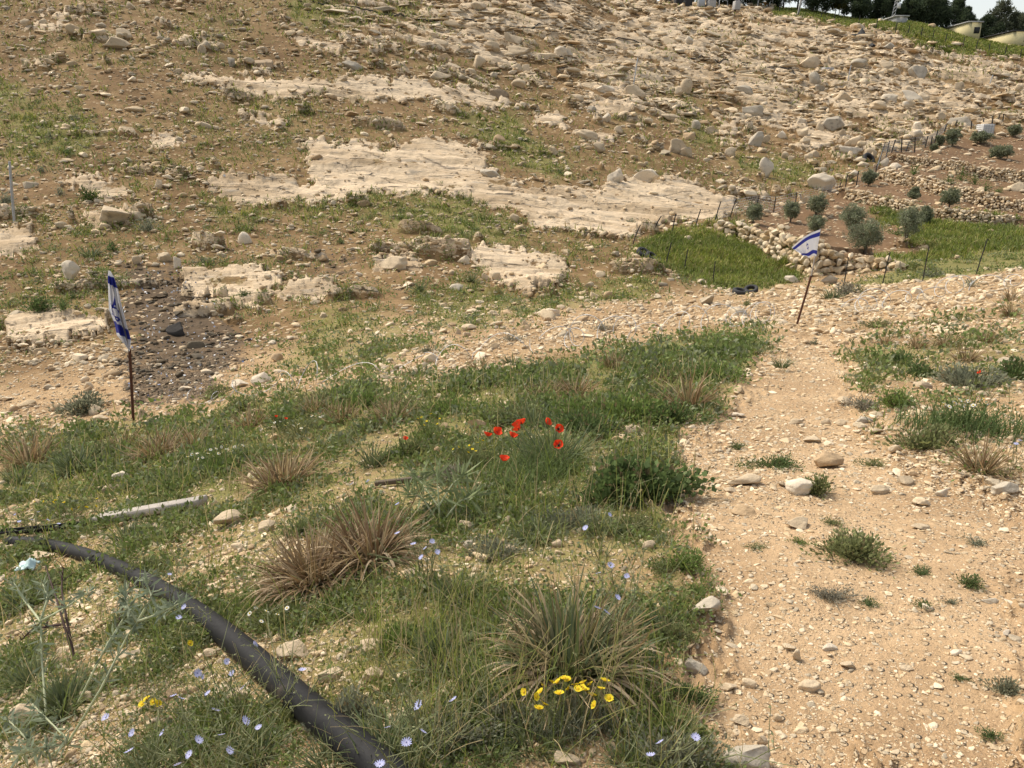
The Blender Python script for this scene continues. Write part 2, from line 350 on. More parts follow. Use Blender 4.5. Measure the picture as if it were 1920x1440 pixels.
# ------------------------------------------------------------------ materials
def mat(name):
    m = bpy.data.materials.new(name); m.use_nodes = True; nt = m.node_tree
    return m, nt, nt.nodes, nt.links, nt.nodes['Principled BSDF']
def N(nt, t, **kw):
    n_ = nt.nodes.new(t)
    for k, v in kw.items():
        if k in n_.inputs: n_.inputs[k].default_value = v
        else: setattr(n_, k, v)
    return n_
def mixc(nt, f, a, b, mode='MIX'):
    m = nt.nodes.new('ShaderNodeMix'); m.data_type = 'RGBA'; m.blend_type = mode
    for s_, v in ((m.inputs[0], f), (m.inputs[6], a), (m.inputs[7], b)):
        if hasattr(v, 'links'): nt.links.new(v, s_)
        elif isinstance(v, (tuple, list)): s_.default_value = (*v, 1)
        else: s_.default_value = v
    return m.outputs[2]
def mth(nt, op, a, b=0.0, clamp=False):
    m = nt.nodes.new('ShaderNodeMath'); m.operation = op; m.use_clamp = clamp
    for s_, v in ((m.inputs[0], a), (m.inputs[1], b)):
        if hasattr(v, 'links'): nt.links.new(v, s_)
        else: s_.default_value = v
    return m.outputs[0]
def ramp(nt, f, lo, hi):
    m = nt.nodes.new('ShaderNodeMapRange'); m.interpolation_type = 'SMOOTHSTEP'; nt.links.new(f, m.inputs[0])
    m.inputs[1].default_value = lo; m.inputs[2].default_value = hi; return m.outputs[0]
def noise(nt, co, sc, det=4, rough=.6):
    n_ = N(nt, 'ShaderNodeTexNoise', Scale=sc, Detail=det, Roughness=rough); nt.links.new(co, n_.inputs['Vector']); return n_.outputs['Fac']
def simple(name, c, rough=.7, metal=0., var=.0, sc=20, bump_=0.):
    m, nt, nd, lk, b = mat(name); b.inputs['Roughness'].default_value = rough; b.inputs['Metallic'].default_value = metal
    co = N(nt, 'ShaderNodeTexCoord').outputs['Object']; f = noise(nt, co, sc)
    lk.new(mixc(nt, f, tuple(x * (1 - var) for x in c), tuple(min(1, x * (1 + var)) for x in c)), b.inputs['Base Color'])
    if bump_:
        bp = N(nt, 'ShaderNodeBump', Strength=bump_, Distance=.01); lk.new(f, bp.inputs['Height']); lk.new(bp.outputs[0], b.inputs['Normal'])
    return m
def colmat(name, rough=.7, trans=0., var=.25, sc=30):
    m, nt, nd, lk, b = mat(name); a = N(nt, 'ShaderNodeAttribute', attribute_name='col')
    co = N(nt, 'ShaderNodeTexCoord').outputs['Object']; f = noise(nt, co, sc, 2)
    c = mixc(nt, 1.0, a.outputs['Color'], mixc(nt, f, (1 - var,) * 3, (1 + var,) * 3), 'MULTIPLY')
    lk.new(c, b.inputs['Base Color']); b.inputs['Roughness'].default_value = rough; b.inputs['Specular IOR Level'].default_value = .3
    if trans:
        t = N(nt, 'ShaderNodeBsdfTranslucent'); lk.new(c, t.inputs['Color']); ms = N(nt, 'ShaderNodeMixShader'); ms.inputs[0].default_value = trans
        lk.new(b.outputs[0], ms.inputs[1]); lk.new(t.outputs[0], ms.inputs[2]); lk.new(ms.outputs[0], nd['Material Output'].inputs['Surface'])
    return m
M_leaf = colmat('leaf', .65, .35); M_flag = colmat('cloth', .8, .2, .03); M_petal = colmat('petal', .75, .3, .06); M_paint = colmat('paint', .6, 0, .12, 4)
def stonemat():
    m, nt, nd, lk, b = mat('limestone'); a = N(nt, 'ShaderNodeAttribute', attribute_name='col')
    geo = N(nt, 'ShaderNodeNewGeometry'); co = geo.outputs['Position']
    n1 = noise(nt, co, 3.5, 5, .65); n2 = noise(nt, co, 28, 4, .7)
    c = mixc(nt, ramp(nt, n1, .52, .72), a.outputs['Color'], mixc(nt, 1.0, a.outputs['Color'], (.58, .58, .60), 'MULTIPLY'))
    c = mixc(nt, 1.0, c, mixc(nt, n2, (.70,) * 3, (1.28,) * 3), 'MULTIPLY')
    lk.new(c, b.inputs['Base Color']); b.inputs['Roughness'].default_value = .9; b.inputs['Specular IOR Level'].default_value = .2
    h = mth(nt, 'ADD', n2, n1); bp = N(nt, 'ShaderNodeBump', Strength=.5, Distance=.02); lk.new(h, bp.inputs['Height']); lk.new(bp.outputs[0], b.inputs['Normal'])
    return m
M_stone = stonemat()
def groundmat():
    m, nt, nd, lk, b = mat('ground'); geo = N(nt, 'ShaderNodeNewGeometry'); co = geo.outputs['Position']
    z1 = N(nt, 'ShaderNodeAttribute', attribute_name='zone'); s1 = N(nt, 'ShaderNodeSeparateColor'); lk.new(z1.outputs['Color'], s1.inputs[0])
    z2 = N(nt, 'ShaderNodeAttribute', attribute_name='zone2'); s2 = N(nt, 'ShaderNodeSeparateColor'); lk.new(z2.outputs['Color'], s2.inputs[0])
    rock, grass, path = s1.outputs; hill, burn, loam = s2.outputs
    nA = noise(nt, co, .35, 5, .6); nB = noise(nt, co, 2.2, 5, .65); nC = noise(nt, co, 14, 4, .7); nD = noise(nt, co, 70, 3, .7)
    far = mixc(nt, ramp(nt, nA, .35, .65), (.155, .096, .045), (.235, .155, .076))
    near = mixc(nt, ramp(nt, nB, .3, .7), (.32, .212, .112), (.44, .31, .175))
    soil = mixc(nt, hill, near, far); soil = mixc(nt, mth(nt, 'MULTIPLY', path, .75), soil, (.455, .322, .192))
    nE = noise(nt, co, .9, 4, .6); soil = mixc(nt, 1.0, soil, mixc(nt, ramp(nt, nE, .3, .68), (.80, .76, .72), (1.12, 1.12, 1.12)), 'MULTIPLY')
    soil = mixc(nt, 1.0, soil, mixc(nt, nC, (.66,) * 3, (1.34,) * 3), 'MULTIPLY'); soil = mixc(nt, 1.0, soil, mixc(nt, nD, (.75,) * 3, (1.25,) * 3), 'MULTIPLY')
    soil = mixc(nt, mth(nt, 'MULTIPLY', loam, .85), soil, mixc(nt, nB, (.10, .06, .035), (.25, .155, .085)))
    brk = mth(nt, 'SUBTRACT', mth(nt, 'ADD', nB, nC), 1.0); soil = mixc(nt, ramp(nt, mth(nt, 'ADD', mth(nt, 'ADD', burn, mth(nt, 'MULTIPLY', mth(nt, 'SUBTRACT', nE, .5), 1.6)), mth(nt, 'MULTIPLY', brk, 1.8)), .30, .95), soil, mixc(nt, nC, (.035, .027, .019), (.165, .115, .07)))
    # gravel cells
    vo = N(nt, 'ShaderNodeTexVoronoi', Scale=5.0); lk.new(co, vo.inputs['Vector']); vs = N(nt, 'ShaderNodeSeparateColor'); lk.new(vo.outputs['Color'], vs.inputs[0])
    vo2 = N(nt, 'ShaderNodeTexVoronoi', Scale=34.0); lk.new(co, vo2.inputs['Vector']); vs2 = N(nt, 'ShaderNodeSeparateColor'); lk.new(vo2.outputs['Color'], vs2.inputs[0])
    nearf = mth(nt, 'SUBTRACT', 1.0, hill)
    g1 = mth(nt, 'MULTIPLY', mth(nt, 'MULTIPLY', ramp(nt, vs.outputs[0], .80, .84), ramp(nt, vo.outputs['Distance'], .42, .25)), hill)
    g2 = mth(nt, 'MULTIPLY', mth(nt, 'MULTIPLY', ramp(nt, vs2.outputs[0], .60, .64), ramp(nt, vo2.outputs['Distance'], .5, .3)), nearf)
    pebc = mixc(nt, vs2.outputs[1], (.42, .31, .19), (.62, .50, .34))
    soil = mixc(nt, mth(nt, 'MULTIPLY', mth(nt, 'MAXIMUM', g1, g2), .8), soil, pebc)
    # green cover
    gf = ramp(nt, mth(nt, 'ADD', mth(nt, 'MULTIPLY', grass, .85), mth(nt, 'MULTIPLY', mth(nt, 'SUBTRACT', mth(nt, 'ADD', nB, nC), 1.0), .9)), .25, .75)
    gcol = mixc(nt, nB, (.105, .12, .03), (.235, .22, .075))
    c = mixc(nt, mth(nt, 'MULTIPLY', gf, .85), soil, gcol)
    # bare rock
    mp = N(nt, 'ShaderNodeMapping'); lk.new(co, mp.inputs['Vector']); mp.inputs['Rotation'].default_value = (0, 0, R(-20)); mp.inputs['Scale'].default_value = (.30, 1.0, 1.6)
    r1 = noise(nt, mp.outputs[0], .5, 5, .6); r2 = noise(nt, mp.outputs[0], 2.6, 5, .62)
    rc = mixc(nt, ramp(nt, r1, .36, .60), (.37, .275, .17), (.60, .475, .325)); rc = mixc(nt, mth(nt, 'MULTIPLY', ramp(nt, r2, .53, .68), .8), rc, (.33, .28, .215))
    rc = mixc(nt, mth(nt, 'MULTIPLY', ramp(nt, nB, .58, .72), .5), rc, (.34, .225, .125)); rc = mixc(nt, .5, rc, mixc(nt, nC, (.75,) * 3, (1.25,) * 3), 'MULTIPLY')
    vc = N(nt, 'ShaderNodeTexVoronoi', Scale=.85, feature='DISTANCE_TO_EDGE'); wv = mixc(nt, .25, mp.outputs[0], N(nt, 'ShaderNodeTexNoise', Scale=1.2).outputs['Color'], 'ADD'); lk.new(wv, vc.inputs['Vector'])
    crack = mth(nt, 'MULTIPLY', ramp(nt, vc.outputs['Distance'], .03, .0), ramp(nt, r2, .46, .60)); rc = mixc(nt, mth(nt, 'MULTIPLY', crack, .6), rc, (.17, .125, .085))
    c = mixc(nt, ramp(nt, mth(nt, 'ADD', mth(nt, 'SUBTRACT', rock, mth(nt, 'MULTIPLY', ramp(nt, nE, .54, .70), .75)), mth(nt, 'MULTIPLY', brk, 1.3)), .28, .66), c, rc)
    lk.new(c, b.inputs['Base Color']); b.inputs['Roughness'].default_value = .95; b.inputs['Specular IOR Level'].default_value = .15
    hh = mth(nt, 'MULTIPLY', mth(nt, 'ADD', mth(nt, 'MULTIPLY', nC, .6), mth(nt, 'MULTIPLY', nD, .25)), mth(nt, 'ADD', mth(nt, 'MULTIPLY', nearf, .85), .15)); hh = mth(nt, 'ADD', hh, mth(nt, 'MULTIPLY', g2, .5))
    hh = mth(nt, 'ADD', hh, mth(nt, 'MULTIPLY', mth(nt, 'MULTIPLY', mth(nt, 'SUBTRACT', r2, crack), rock), 2.6)); hh = mth(nt, 'ADD', hh, mth(nt, 'MULTIPLY', mth(nt, 'MULTIPLY', nB, hill), 2.5))
    bp = N(nt, 'ShaderNodeBump', Strength=.9, Distance=.04); lk.new(hh, bp.inputs['Height']); lk.new(bp.outputs[0], b.inputs['Normal'])
    return m
M_ground = groundmat()
def pipemat():
    m, nt, nd, lk, b = mat('black plastic'); co = N(nt, 'ShaderNodeNewGeometry').outputs['Position']; f = noise(nt, co, 9, 6, .75); g = noise(nt, co, 60, 3, .7)
    lk.new(mixc(nt, mth(nt, 'MULTIPLY', ramp(nt, f, .55, .75), .5), (.010, .010, .011), (.11, .085, .06)), b.inputs['Base Color']); b.inputs['Specular IOR Level'].default_value = .25
    r_ = N(nt, 'ShaderNodeMapRange'); lk.new(g, r_.inputs[0]); r_.inputs[3].default_value = .45; r_.inputs[4].default_value = .75; lk.new(r_.outputs[0], b.inputs['Roughness']); return m
M_rust = simple('rusty iron', (.09, .035, .018), .85, .2, .5, 25); M_galv = simple('galvanised steel', (.42, .43, .44), .45, .6, .2, 10)
M_dark = simple('dark iron', (.03, .028, .026), .7, .3, .3, 20); M_pipe = pipemat()
M_rubber = simple('old rubber', (.025, .025, .026), .8, 0, .4, 12); M_wire = simple('razor wire steel', (.48, .48, .47), .45, .5, .2, 10)
M_bark = simple('bark', (.10, .075, .05), .9, 0, .4, 14, .3)
M_wood = simple('weathered wood', (.36, .325, .285), .85, 0, .3, 9, .3); M_conc = simple('concrete', (.40, .39, .37), .9, 0, .2, 5, .2)
M_cream = simple('cream plaster', (.62, .54, .30), .85, 0, .08, 2); M_white = simple('white plastic', (.7, .7, .68), .6, 0, .1, 5)

# ------------------------------------------------------------------ labels that point to one thing
LM = [('limp hanging flag', 222, 580), ('spread out flag', 1512, 458), ('fat black pipe', 480, 1240), ('pipe joint', 40, 1010), ('red poppies', 985, 835), ('yellow dandelions', 1060, 1300),
 ('leafy mallow bush', 1185, 885), ('burnt patch', 320, 600), ('big bedrock slab', 760, 320), ('grey steel post', 22, 360), ('two tyres', 1397, 545), ('grassy terrace', 1320, 490),
 ('wooden plank', 285, 960), ('white water tank', 1845, 243), ('grey block', 1551, 132), ('dark tarpaulin', 1612, 68), ('lone thin pole', 1190, 135), ('olive grove', 1650, 440),
 ('curled leaf clump', 1060, 1180), ('dry brown clump', 580, 1040), ('twin pale boulders', 1183, 337), ('biggest grey boulder', 1720, 143), ('fallen boulder row', 1585, 260), ('pale boulder trio', 208, 80),
 ('ridge pines', 1560, 20), ('blue chicory', 400, 1340), ('grey thistle', 130, 1250), ('lower bedrock slab', 965, 505), ('upper bedrock strip', 640, 165), ('right bedrock slab', 1200, 390), ('yellow house', 1820, 55),
 ('lowest terrace wall', 1450, 480), ('middle terrace wall', 1740, 395), ('scrap heap', 1280, 8), ('long black hose', 800, 40), ('scorched boulder', 330, 618), ('white gully stones', 480, 712), ('lichened pale boulder', 133, 515),
 ('path fork bushes', 1600, 1000), ('blocky path stone', 1522, 1260), ('wide path slab', 1552, 853), ('brown tuft by path', 1840, 860), ('daisy patch', 400, 850), ('spiky grey plant', 820, 920), ('flat terrace boulder', 1541, 348),
 ('dark slanting slab', 494, 122), ('low dark ledge', 925, 330), ('path start', 1510, 660), ('corner slab', 1390, 1405), ('white flowered bush', 1810, 785)]
used = set()
def lab(prefix, u, v, skip=()):
    c = sorted((math.hypot(u - a, (v - b) * 1.3), nme, a, b) for nme, a, b in LM if nme not in skip and math.hypot(u - a, v - b) > 12)
    def rel(d, nme, a, b):
        dx, dy = u - a, v - b
        w = ('right of' if dx > 0 else 'left of') if abs(dx) > abs(dy) * 1.1 else ('below' if dy > 0 else 'above')
        return ('just ' if d < 55 else '') + f'{w} the {nme}'
    r0 = rel(*c[0]); opts = [f'{prefix} {r0}']
    for k in range(1, 9): opts.append(f'{prefix} {r0}, ' + rel(*c[k]).replace('just ', ''))
    for k in range(1, 7):
        for j in range(k + 1, 8): opts.append(f'{prefix} {rel(*c[k])}, ' + rel(*c[j]).replace('just ', ''))
    for o in opts:
        if o not in used and len(o.split()) <= 16: used.add(o); return o
    o = opts[0]; return o
# ------------------------------------------------------------------ ground sheet
NA = 1000
tt = np.concatenate([np.geomspace(0.6, 3.2, 40)[:-1], np.geomspace(3.2, 118, 1180), np.geomspace(122, 800, 40)])
aa = np.linspace(-.98, .98, NA)
GX = aa[None] * tt[:, None]; GY = np.repeat((tt - Y0)[:, None], NA, 1)
Zn = zones(GX.ravel(), GY.ravel()); GZ = (Hb(GX.ravel(), GY.ravel()) + rockz(GX.ravel(), GY.ravel(), Zn)).reshape(GX.shape)
for k in Zn: Zn[k] = Zn[k].reshape(GX.shape)
nr = len(tt); me = bpy.data.meshes.new('ground'); V = np.stack([GX, GY, GZ], -1).reshape(-1, 3)
me.vertices.add(len(V)); me.vertices.foreach_set('co', V.ravel())
ii = np.arange(nr - 1)[:, None] * NA + np.arange(NA - 1)[None]; FQ = np.stack([ii, ii + 1, ii + NA + 1, ii + NA], -1).reshape(-1, 4)
me.loops.add(FQ.size); me.loops.foreach_set('vertex_index', FQ.ravel().astype(np.int32)); me.polygons.add(len(FQ))
me.polygons.foreach_set('loop_start', (np.arange(len(FQ)) * 4).astype(np.int32)); me.update(calc_edges=True)
me.polygons.foreach_set('use_smooth', np.ones(len(FQ), bool))
green = np.clip(Zn['grass'] * 1.05 + .46 * Zn['turf'] + .36 * Zn['lush'] + .33 * Zn['hill'] * (1 - Zn['heavy'] * .35) + .30 * fbm(GX * .12, GY * .12, 301, 3) * Zn['hill'] + .18 * (1 - Zn['hill']), 0, 1)
green *= (1 - .92 * Zn['path']) * (1 - .8 * Zn['burn']) * (1 - .65 * Zn['loam'] * (1 - Zn['grass'])) * (1 - .6 * Zn['rubble'])
for nm, ch in (('zone', (Zn['rock'] * (Zn['hill'] > .2), green, Zn['path'])), ('zone2', (Zn['hill'], Zn['burn'], Zn['loam'] * (1 - Zn['grass'])))):
    at = me.attributes.new(nm, 'FLOAT_COLOR', 'POINT')
    at.data.foreach_set('color', np.stack([c.ravel() for c in ch] + [np.ones(GX.size)], -1).ravel().astype(np.float32))
me.materials.append(M_ground); ground = bpy.data.objects.new('ground', me); col.objects.link(ground); tag(ground, kind='structure')

# cells of the sheet with their size in the photo, for scattering
PU, PV, PD = proj(GX, GY, GZ)
du = PU[:-1, 1:] - PU[:-1, :-1]; dv = PV[:-1, :-1] - PV[1:, :-1]
area = np.clip(du, 0, 60) * np.clip(dv, .25 * du, 60)
area[(PU[:-1, :-1] < -60) | (PU[:-1, :-1] > 1980) | (PV[:-1, :-1] > 1480)] *= .35
area[(PD[:-1, :-1] < .8) | (PU[:-1, :-1] < -600) | (PU[:-1, :-1] > 2520) | (PV[:-1, :-1] > 1750) | (PV[:-1, :-1] < -60)] = 0
area[tt[:-1] > 118] = 0
zc = {k: v[:-1, :-1] for k, v in Zn.items()}; gc = green[:-1, :-1]
def scatter(n, dens, rg=rng):
    w = (area * dens).ravel(); w = w / w.sum(); idx = rg.choice(w.size, n, p=w)
    i = idx // (NA - 1); j = idx % (NA - 1); fu, fv = rg.random(n), rg.random(n)
    def L(Ar): return (Ar[i, j] * (1 - fu) + Ar[i, j + 1] * fu) * (1 - fv) + (Ar[i + 1, j] * (1 - fu) + Ar[i + 1, j + 1] * fu) * fv
    return np.stack([L(GX), L(GY), L(GZ)], 1), L(PD), i, j

# ------------------------------------------------------------------ loose stones lying everywhere (uncountable)
STN = np.array([(.60, .465, .295), (.66, .53, .355), (.54, .41, .25), (.47, .39, .275), (.70, .58, .41), (.46, .33, .195)])
def stone_dens():
    d = 1.0 + 1.6 * zc['rubble'] + -0.15 * zc['heavy'] + 1.3 * zc['path'] * (1 - zc['hill']) + .5 * (1 - zc['hill'])
    d = d * (1 - .92 * zc['grass']) * (1 - .85 * zc['slab']) * (1 - .4 * zc['lush']) * (1 - .15 * zc['turf']) * (1 - .35 * zc['loam'])
    return d * (.35 + 1.3 * sst(-.35, .5, fbm(GX * .35, GY * .35, 401, 3)[:-1, :-1])) * (1 + zc['heavy'] * (-.85 + 1.9 * sst(-.2, .3, fbm(GX * .12, strat(GX, GY)[1] * .5, 421, 3)[:-1, :-1])))
rs = np.random.default_rng(11)
def many_stones(name, n, med, sig, lo, hi, variants, kindtag):
    P, D, i, j = scatter(n, stone_dens(), rs)
    px = np.clip(med * np.exp(rs.normal(size=n) * sig), lo, hi); px *= np.where(zc['path'][i, j] > .5, .85, 1.0)
    s = px * D / F * .5; s = s * (1 + .15 * zc['heavy'][i, j]); s = np.minimum(s, .75)
    tint = STN[rs.integers(0, len(STN), n)] * rs.uniform(.8, 1.15, (n, 1))
    far = zc['hill'][i, j][:, None]; tint = tint * (1 - .08 * far + .10 * zc['heavy'][i, j][:, None])
    bn = zc['burn'][i, j] > .5; tint[bn & (rs.random(n) < .8)] *= .22
    mb = MB(); vi = rs.integers(0, len(variants), n)
    for k, (Vv, Fv) in enumerate(variants):
        m = np.where(vi == k)[0]
        if not len(m): continue
        q = len(m); hf = zc['hill'][i[m], j[m]]; hv = zc['heavy'][i[m], j[m]]; pz = zc['path'][i[m], j[m]]; az = np.where(rs.random(q) < .75 * hf, np.interp(P[m][:, 0], [-25, 0, 18, 45], [.28, .06, -.20, -.27]) + rs.normal(size=q) * .45, rs.uniform(0, 6.283, q)); ca_, sa_ = np.cos(az), np.sin(az)
        S = np.stack([s[m] * rs.uniform(.8, 1.35, q) * (1 + .55 * hv), s[m] * rs.uniform(.6, 1.0, q), s[m] * rs.uniform(.32, .72, q) * (1 - .30 * hv) * (1 - .35 * pz)], 1)
        U = Vv[None] * S[:, None]; tl = rs.normal(size=q) * .25 * (1 - .5 * hf)
        U = np.stack([U[..., 0] * np.cos(tl)[:, None] - U[..., 2] * np.sin(tl)[:, None], U[..., 1], U[..., 0] * np.sin(tl)[:, None] + U[..., 2] * np.cos(tl)[:, None]], -1)
        X = np.stack([U[..., 0] * ca_[:, None] - U[..., 1] * sa_[:, None], U[..., 0] * sa_[:, None] + U[..., 1] * ca_[:, None], U[..., 2] + (S[:, 2] * (.38 - .10 * hv - .12 * pz))[:, None]], -1) + P[m][:, None]
        Fa = (Fv[None] + (np.arange(q) * len(Vv))[:, None, None]).reshape(-1, 3); mb.add(X, Fa, np.repeat(tint[m], len(Vv), axis=0))
    o = mb.build(name, M_stone); tag(o, kind='stuff'); return o
v1 = [rockshape(1, rs, 4) for _ in range(14)]; v2 = [rockshape(2, rs, 8) for _ in range(22)]; v3 = [rockshape(3, rs, 10) for _ in range(16)]
many_stones('gravel', 80000, 4.2, .35, 2.2, 8, v1, 0)
many_stones('loose_stones', 30000, 8.6, .40, 5, 17, v2, 0)
many_stones('rubble', 2300, 17, .36, 10, 36, v3, 0)

# ------------------------------------------------------------------ single boulders and stones: centre u, v, width, height in the photo
BLD = '''210,86,62,22 227,67,38,20 185,73,28,14 374,93,22,15 392,84,24,9 412,93,18,11 432,118,18,20,g 494,122,50,18,d 493,95,30,11 245,13,16,12 52,50,22,12 80,45,16,12 385,237,22,10 405,240,16,8 530,235,14,9
48,114,16,9 460,450,26,20,w 205,413,75,32 258,407,30,14 296,348,16,18 792,82,16,10 810,75,28,11 823,87,32,18 835,113,30,18,t 895,120,30,22 847,129,38,15 882,133,24,16 828,143,56,18 958,77,38,18 928,97,36,18 973,103,50,18
1020,107,26,14 1058,112,38,14,w 1070,99,32,20 968,132,22,14 988,131,20,14 972,158,28,18 933,180,42,18,d 1133,168,45,19,w 1190,180,42,26 1135,223,20,16,w 1170,221,22,14 1161,247,20,13 1108,207,20,15,g 1080,187,36,14
1103,257,52,16 1123,280,24,18 1038,287,18,14 938,263,26,14,t 1270,280,40,26 1157,337,34,27,w 1210,337,48,24,w 1257,223,38,12 1253,80,30,16 1200,76,14,12 1207,47,26,14 990,17,25,14,w 897,22,28,12 927,28,36,14 1273,175,18,16
662,125,42,14,g 768,405,14,11 925,330,50,16,g 968,411,24,20 1293,83,16,14,w 1342,99,18,12 1295,123,16,10 1325,130,16,10,t 1287,168,24,26 1395,177,40,18,g 1348,180,18,12 1407,213,48,20,g 1388,220,26,14 1520,120,40,22 1553,118,12,14
1617,126,44,16,g 1665,127,28,16 1720,143,38,28,g 1652,142,20,16 1677,143,24,12 1525,155,22,18,g 1535,167,26,16,g 1580,187,34,22 1667,187,36,16,w 1710,190,50,20,w 1735,185,34,18 1703,202,24,16 1695,208,14,12,w 1703,173,28,18
1650,210,36,16 1740,210,20,18 1763,222,20,12 1715,217,14,16 1670,87,22,12,g 1505,236,20,18,w 1505,252,24,18 1507,268,26,18 1540,242,20,18 1563,237,40,28,g 1578,253,28,22 1603,270,38,22 1593,284,54,20,w 1632,290,22,16 1415,265,34,26,g
1435,263,18,16 1405,243,16,14 1468,255,22,14,w 1485,257,14,8,t 1370,288,26,16 1288,287,24,20 1435,322,30,36,w 1541,348,50,30,w 1718,248,20,14,w 1718,262,22,14,w 1678,313,26,14,w 1658,305,16,18,w 1800,232,46,22,g 1485,297,14,12
1515,297,18,14 1530,289,20,12 1473,293,18,14 1598,335,18,14,w 1513,377,22,16 1303,237,20,16,g 1330,247,34,14 1290,257,26,18,t 1787,170,20,10 1797,173,20,14 1912,177,20,12 1873,197,24,12 133,515,38,35,w 256,490,16,16 305,485,30,18
333,496,16,22,w 330,618,36,32,b 165,725,18,22 490,712,46,30,w 450,720,36,22,w 190,785,30,12 510,643,18,12,w 607,590,16,14 673,515,14,9,w 738,497,55,24 857,543,28,14,w 930,520,18,12 910,520,14,14 1037,587,34,18,w 1068,582,22,14
1050,576,18,12 1113,557,24,14 1142,557,24,14,t 1105,537,16,12 923,588,18,12 895,603,18,16 933,608,26,12 985,608,14,18 880,615,30,14 873,628,18,12 860,623,12,14 1487,526,34,13,w 1556,527,32,18,g 437,973,72,28 500,988,40,30
290,990,30,16 403,1105,28,18 433,1113,36,14,t 447,1028,30,16 553,1227,68,34 612,1267,60,36 53,1347,64,46 397,1227,38,20 450,1307,50,22 277,1267,24,14 163,1307,36,24 605,1137,20,16,w 517,1340,26,20 75,1045,50,26 873,987,32,22
877,1023,22,18,g 932,1038,28,12 957,1028,26,12 1048,1020,26,18 1215,1023,30,20 1187,987,40,18 772,1072,32,20 1150,1265,46,32,g 690,1213,50,30 697,1267,48,32 817,1175,34,16 782,1177,28,16 730,1190,22,16,g 1167,1223,26,18,g
890,1068,22,12 1062,1427,50,30 753,1370,44,14 1322,1143,56,34,g 1300,1230,58,36,g 1522,1260,42,30 1495,1207,20,30 1480,1192,30,14 1557,1193,34,12,w 1390,1405,115,56,g 1732,973,34,10 1620,1015,34,12 1410,1257,30,24 1368,1267,36,18
1433,1365,26,20 1395,1328,34,18 1465,1323,22,18 1597,1227,32,14 1708,1232,32,10 1797,1202,22,14,w 1898,1117,30,12,w 1862,1107,30,14,g 1893,1168,24,10,w 1502,967,50,24 1742,1118,24,16,w 1552,853,64,34,t 1505,905,56,34,w
1400,945,50,22,t 1397,890,64,24 1623,785,36,16,g 1582,747,36,18 1682,843,30,18 1843,795,60,16,t 1717,877,24,12,t 1885,915,52,24,g 1370,907,28,12 1382,770,30,10,w 1648,903,44,22 1698,888,36,20 1530,813,40,14 1493,782,28,12
1550,780,26,14 1577,783,24,14 1730,725,36,16 1813,737,32,16 1843,738,24,16 1733,927,36,18 1640,808,36,14 1673,802,26,12 1780,845,28,14,t 1770,908,24,20,w 1587,643,20,10,t 893,797,36,24,t 1193,805,46,14 1170,827,46,16,t
820,845,22,14,t 938,897,34,16 902,913,28,18 230,897,36,28,w 203,917,24,18 360,960,26,14'''
TINT = {'g': ((.43, .375, .29), 'grey'), 'w': ((.64, .55, .42), 'whitish'), 'd': ((.33, .25, .165), 'dark brown'), 't': ((.48, .345, .205), 'tan'), 'b': ((.06, .055, .05), 'sooty black'), '': ((.54, .43, .29), 'buff')}
rows = [r.split(',') for r in BLD.split()]; uv = np.array([[float(a) for a in r[:4]] for r in rows])
base = G(uv[:, 0], uv[:, 1] + uv[:, 3] * .30)
rb = np.random.default_rng(5)
for r, q, p in zip(rows, uv, base):
    u, v, w, h = q; t = r[4] if len(r) > 4 else ''; D = depth(p); W_ = w * D / F; view = math.atan2(CAMZ - p[2], p[1])
    hz = h * D / F * (1.12 if p[1] > 20 else .86); big = W_ > .42
    dz = min(max(W_ * .55, .02), hz * 2.0) if p[1] > 20 else W_ * .62
    lv = 4 if w > 30 else 3
    Vv, Fv = rockshape(lv, rb, int(rb.integers(7, 13)), rough=.045)
    tl = rb.normal() * .10 + (.10 if p[1] > 25 else 0); az = rb.normal() * .18
    Vv = Vv * np.array([W_ * .53, dz * .5, hz * .62])
    c_, s_ = math.cos(tl), math.sin(tl); Vv = np.stack([Vv[:, 0] * c_ + Vv[:, 2] * s_, Vv[:, 1], -Vv[:, 0] * s_ + Vv[:, 2] * c_], 1)
    c_, s_ = math.cos(az), math.sin(az); Vv = np.stack([Vv[:, 0] * c_ - Vv[:, 1] * s_, Vv[:, 0] * s_ + Vv[:, 1] * c_, Vv[:, 2]], 1)
    tc = np.array(TINT[t][0]) * rb.uniform(.88, 1.1)
    mb = MB(); mb.add(Vv + p + np.array([0, dz * .2, hz * .30]), Fv, tc)
    ratio = w / h; shape = 'flat' if ratio > 2.4 else 'long' if ratio > 1.75 else 'upright' if ratio < .95 else 'blocky' if (int(u) % 2) else 'rounded'
    nm = 'boulder' if big else 'stone'
    o = mb.build(nm, M_stone, origin=p, smooth=False)
    tag(o, lab(f'{TINT[t][1]} {shape} {nm}', u, v), nm, 'boulders on the hillside' if p[1] > 16 else 'stones lying in the foreground')

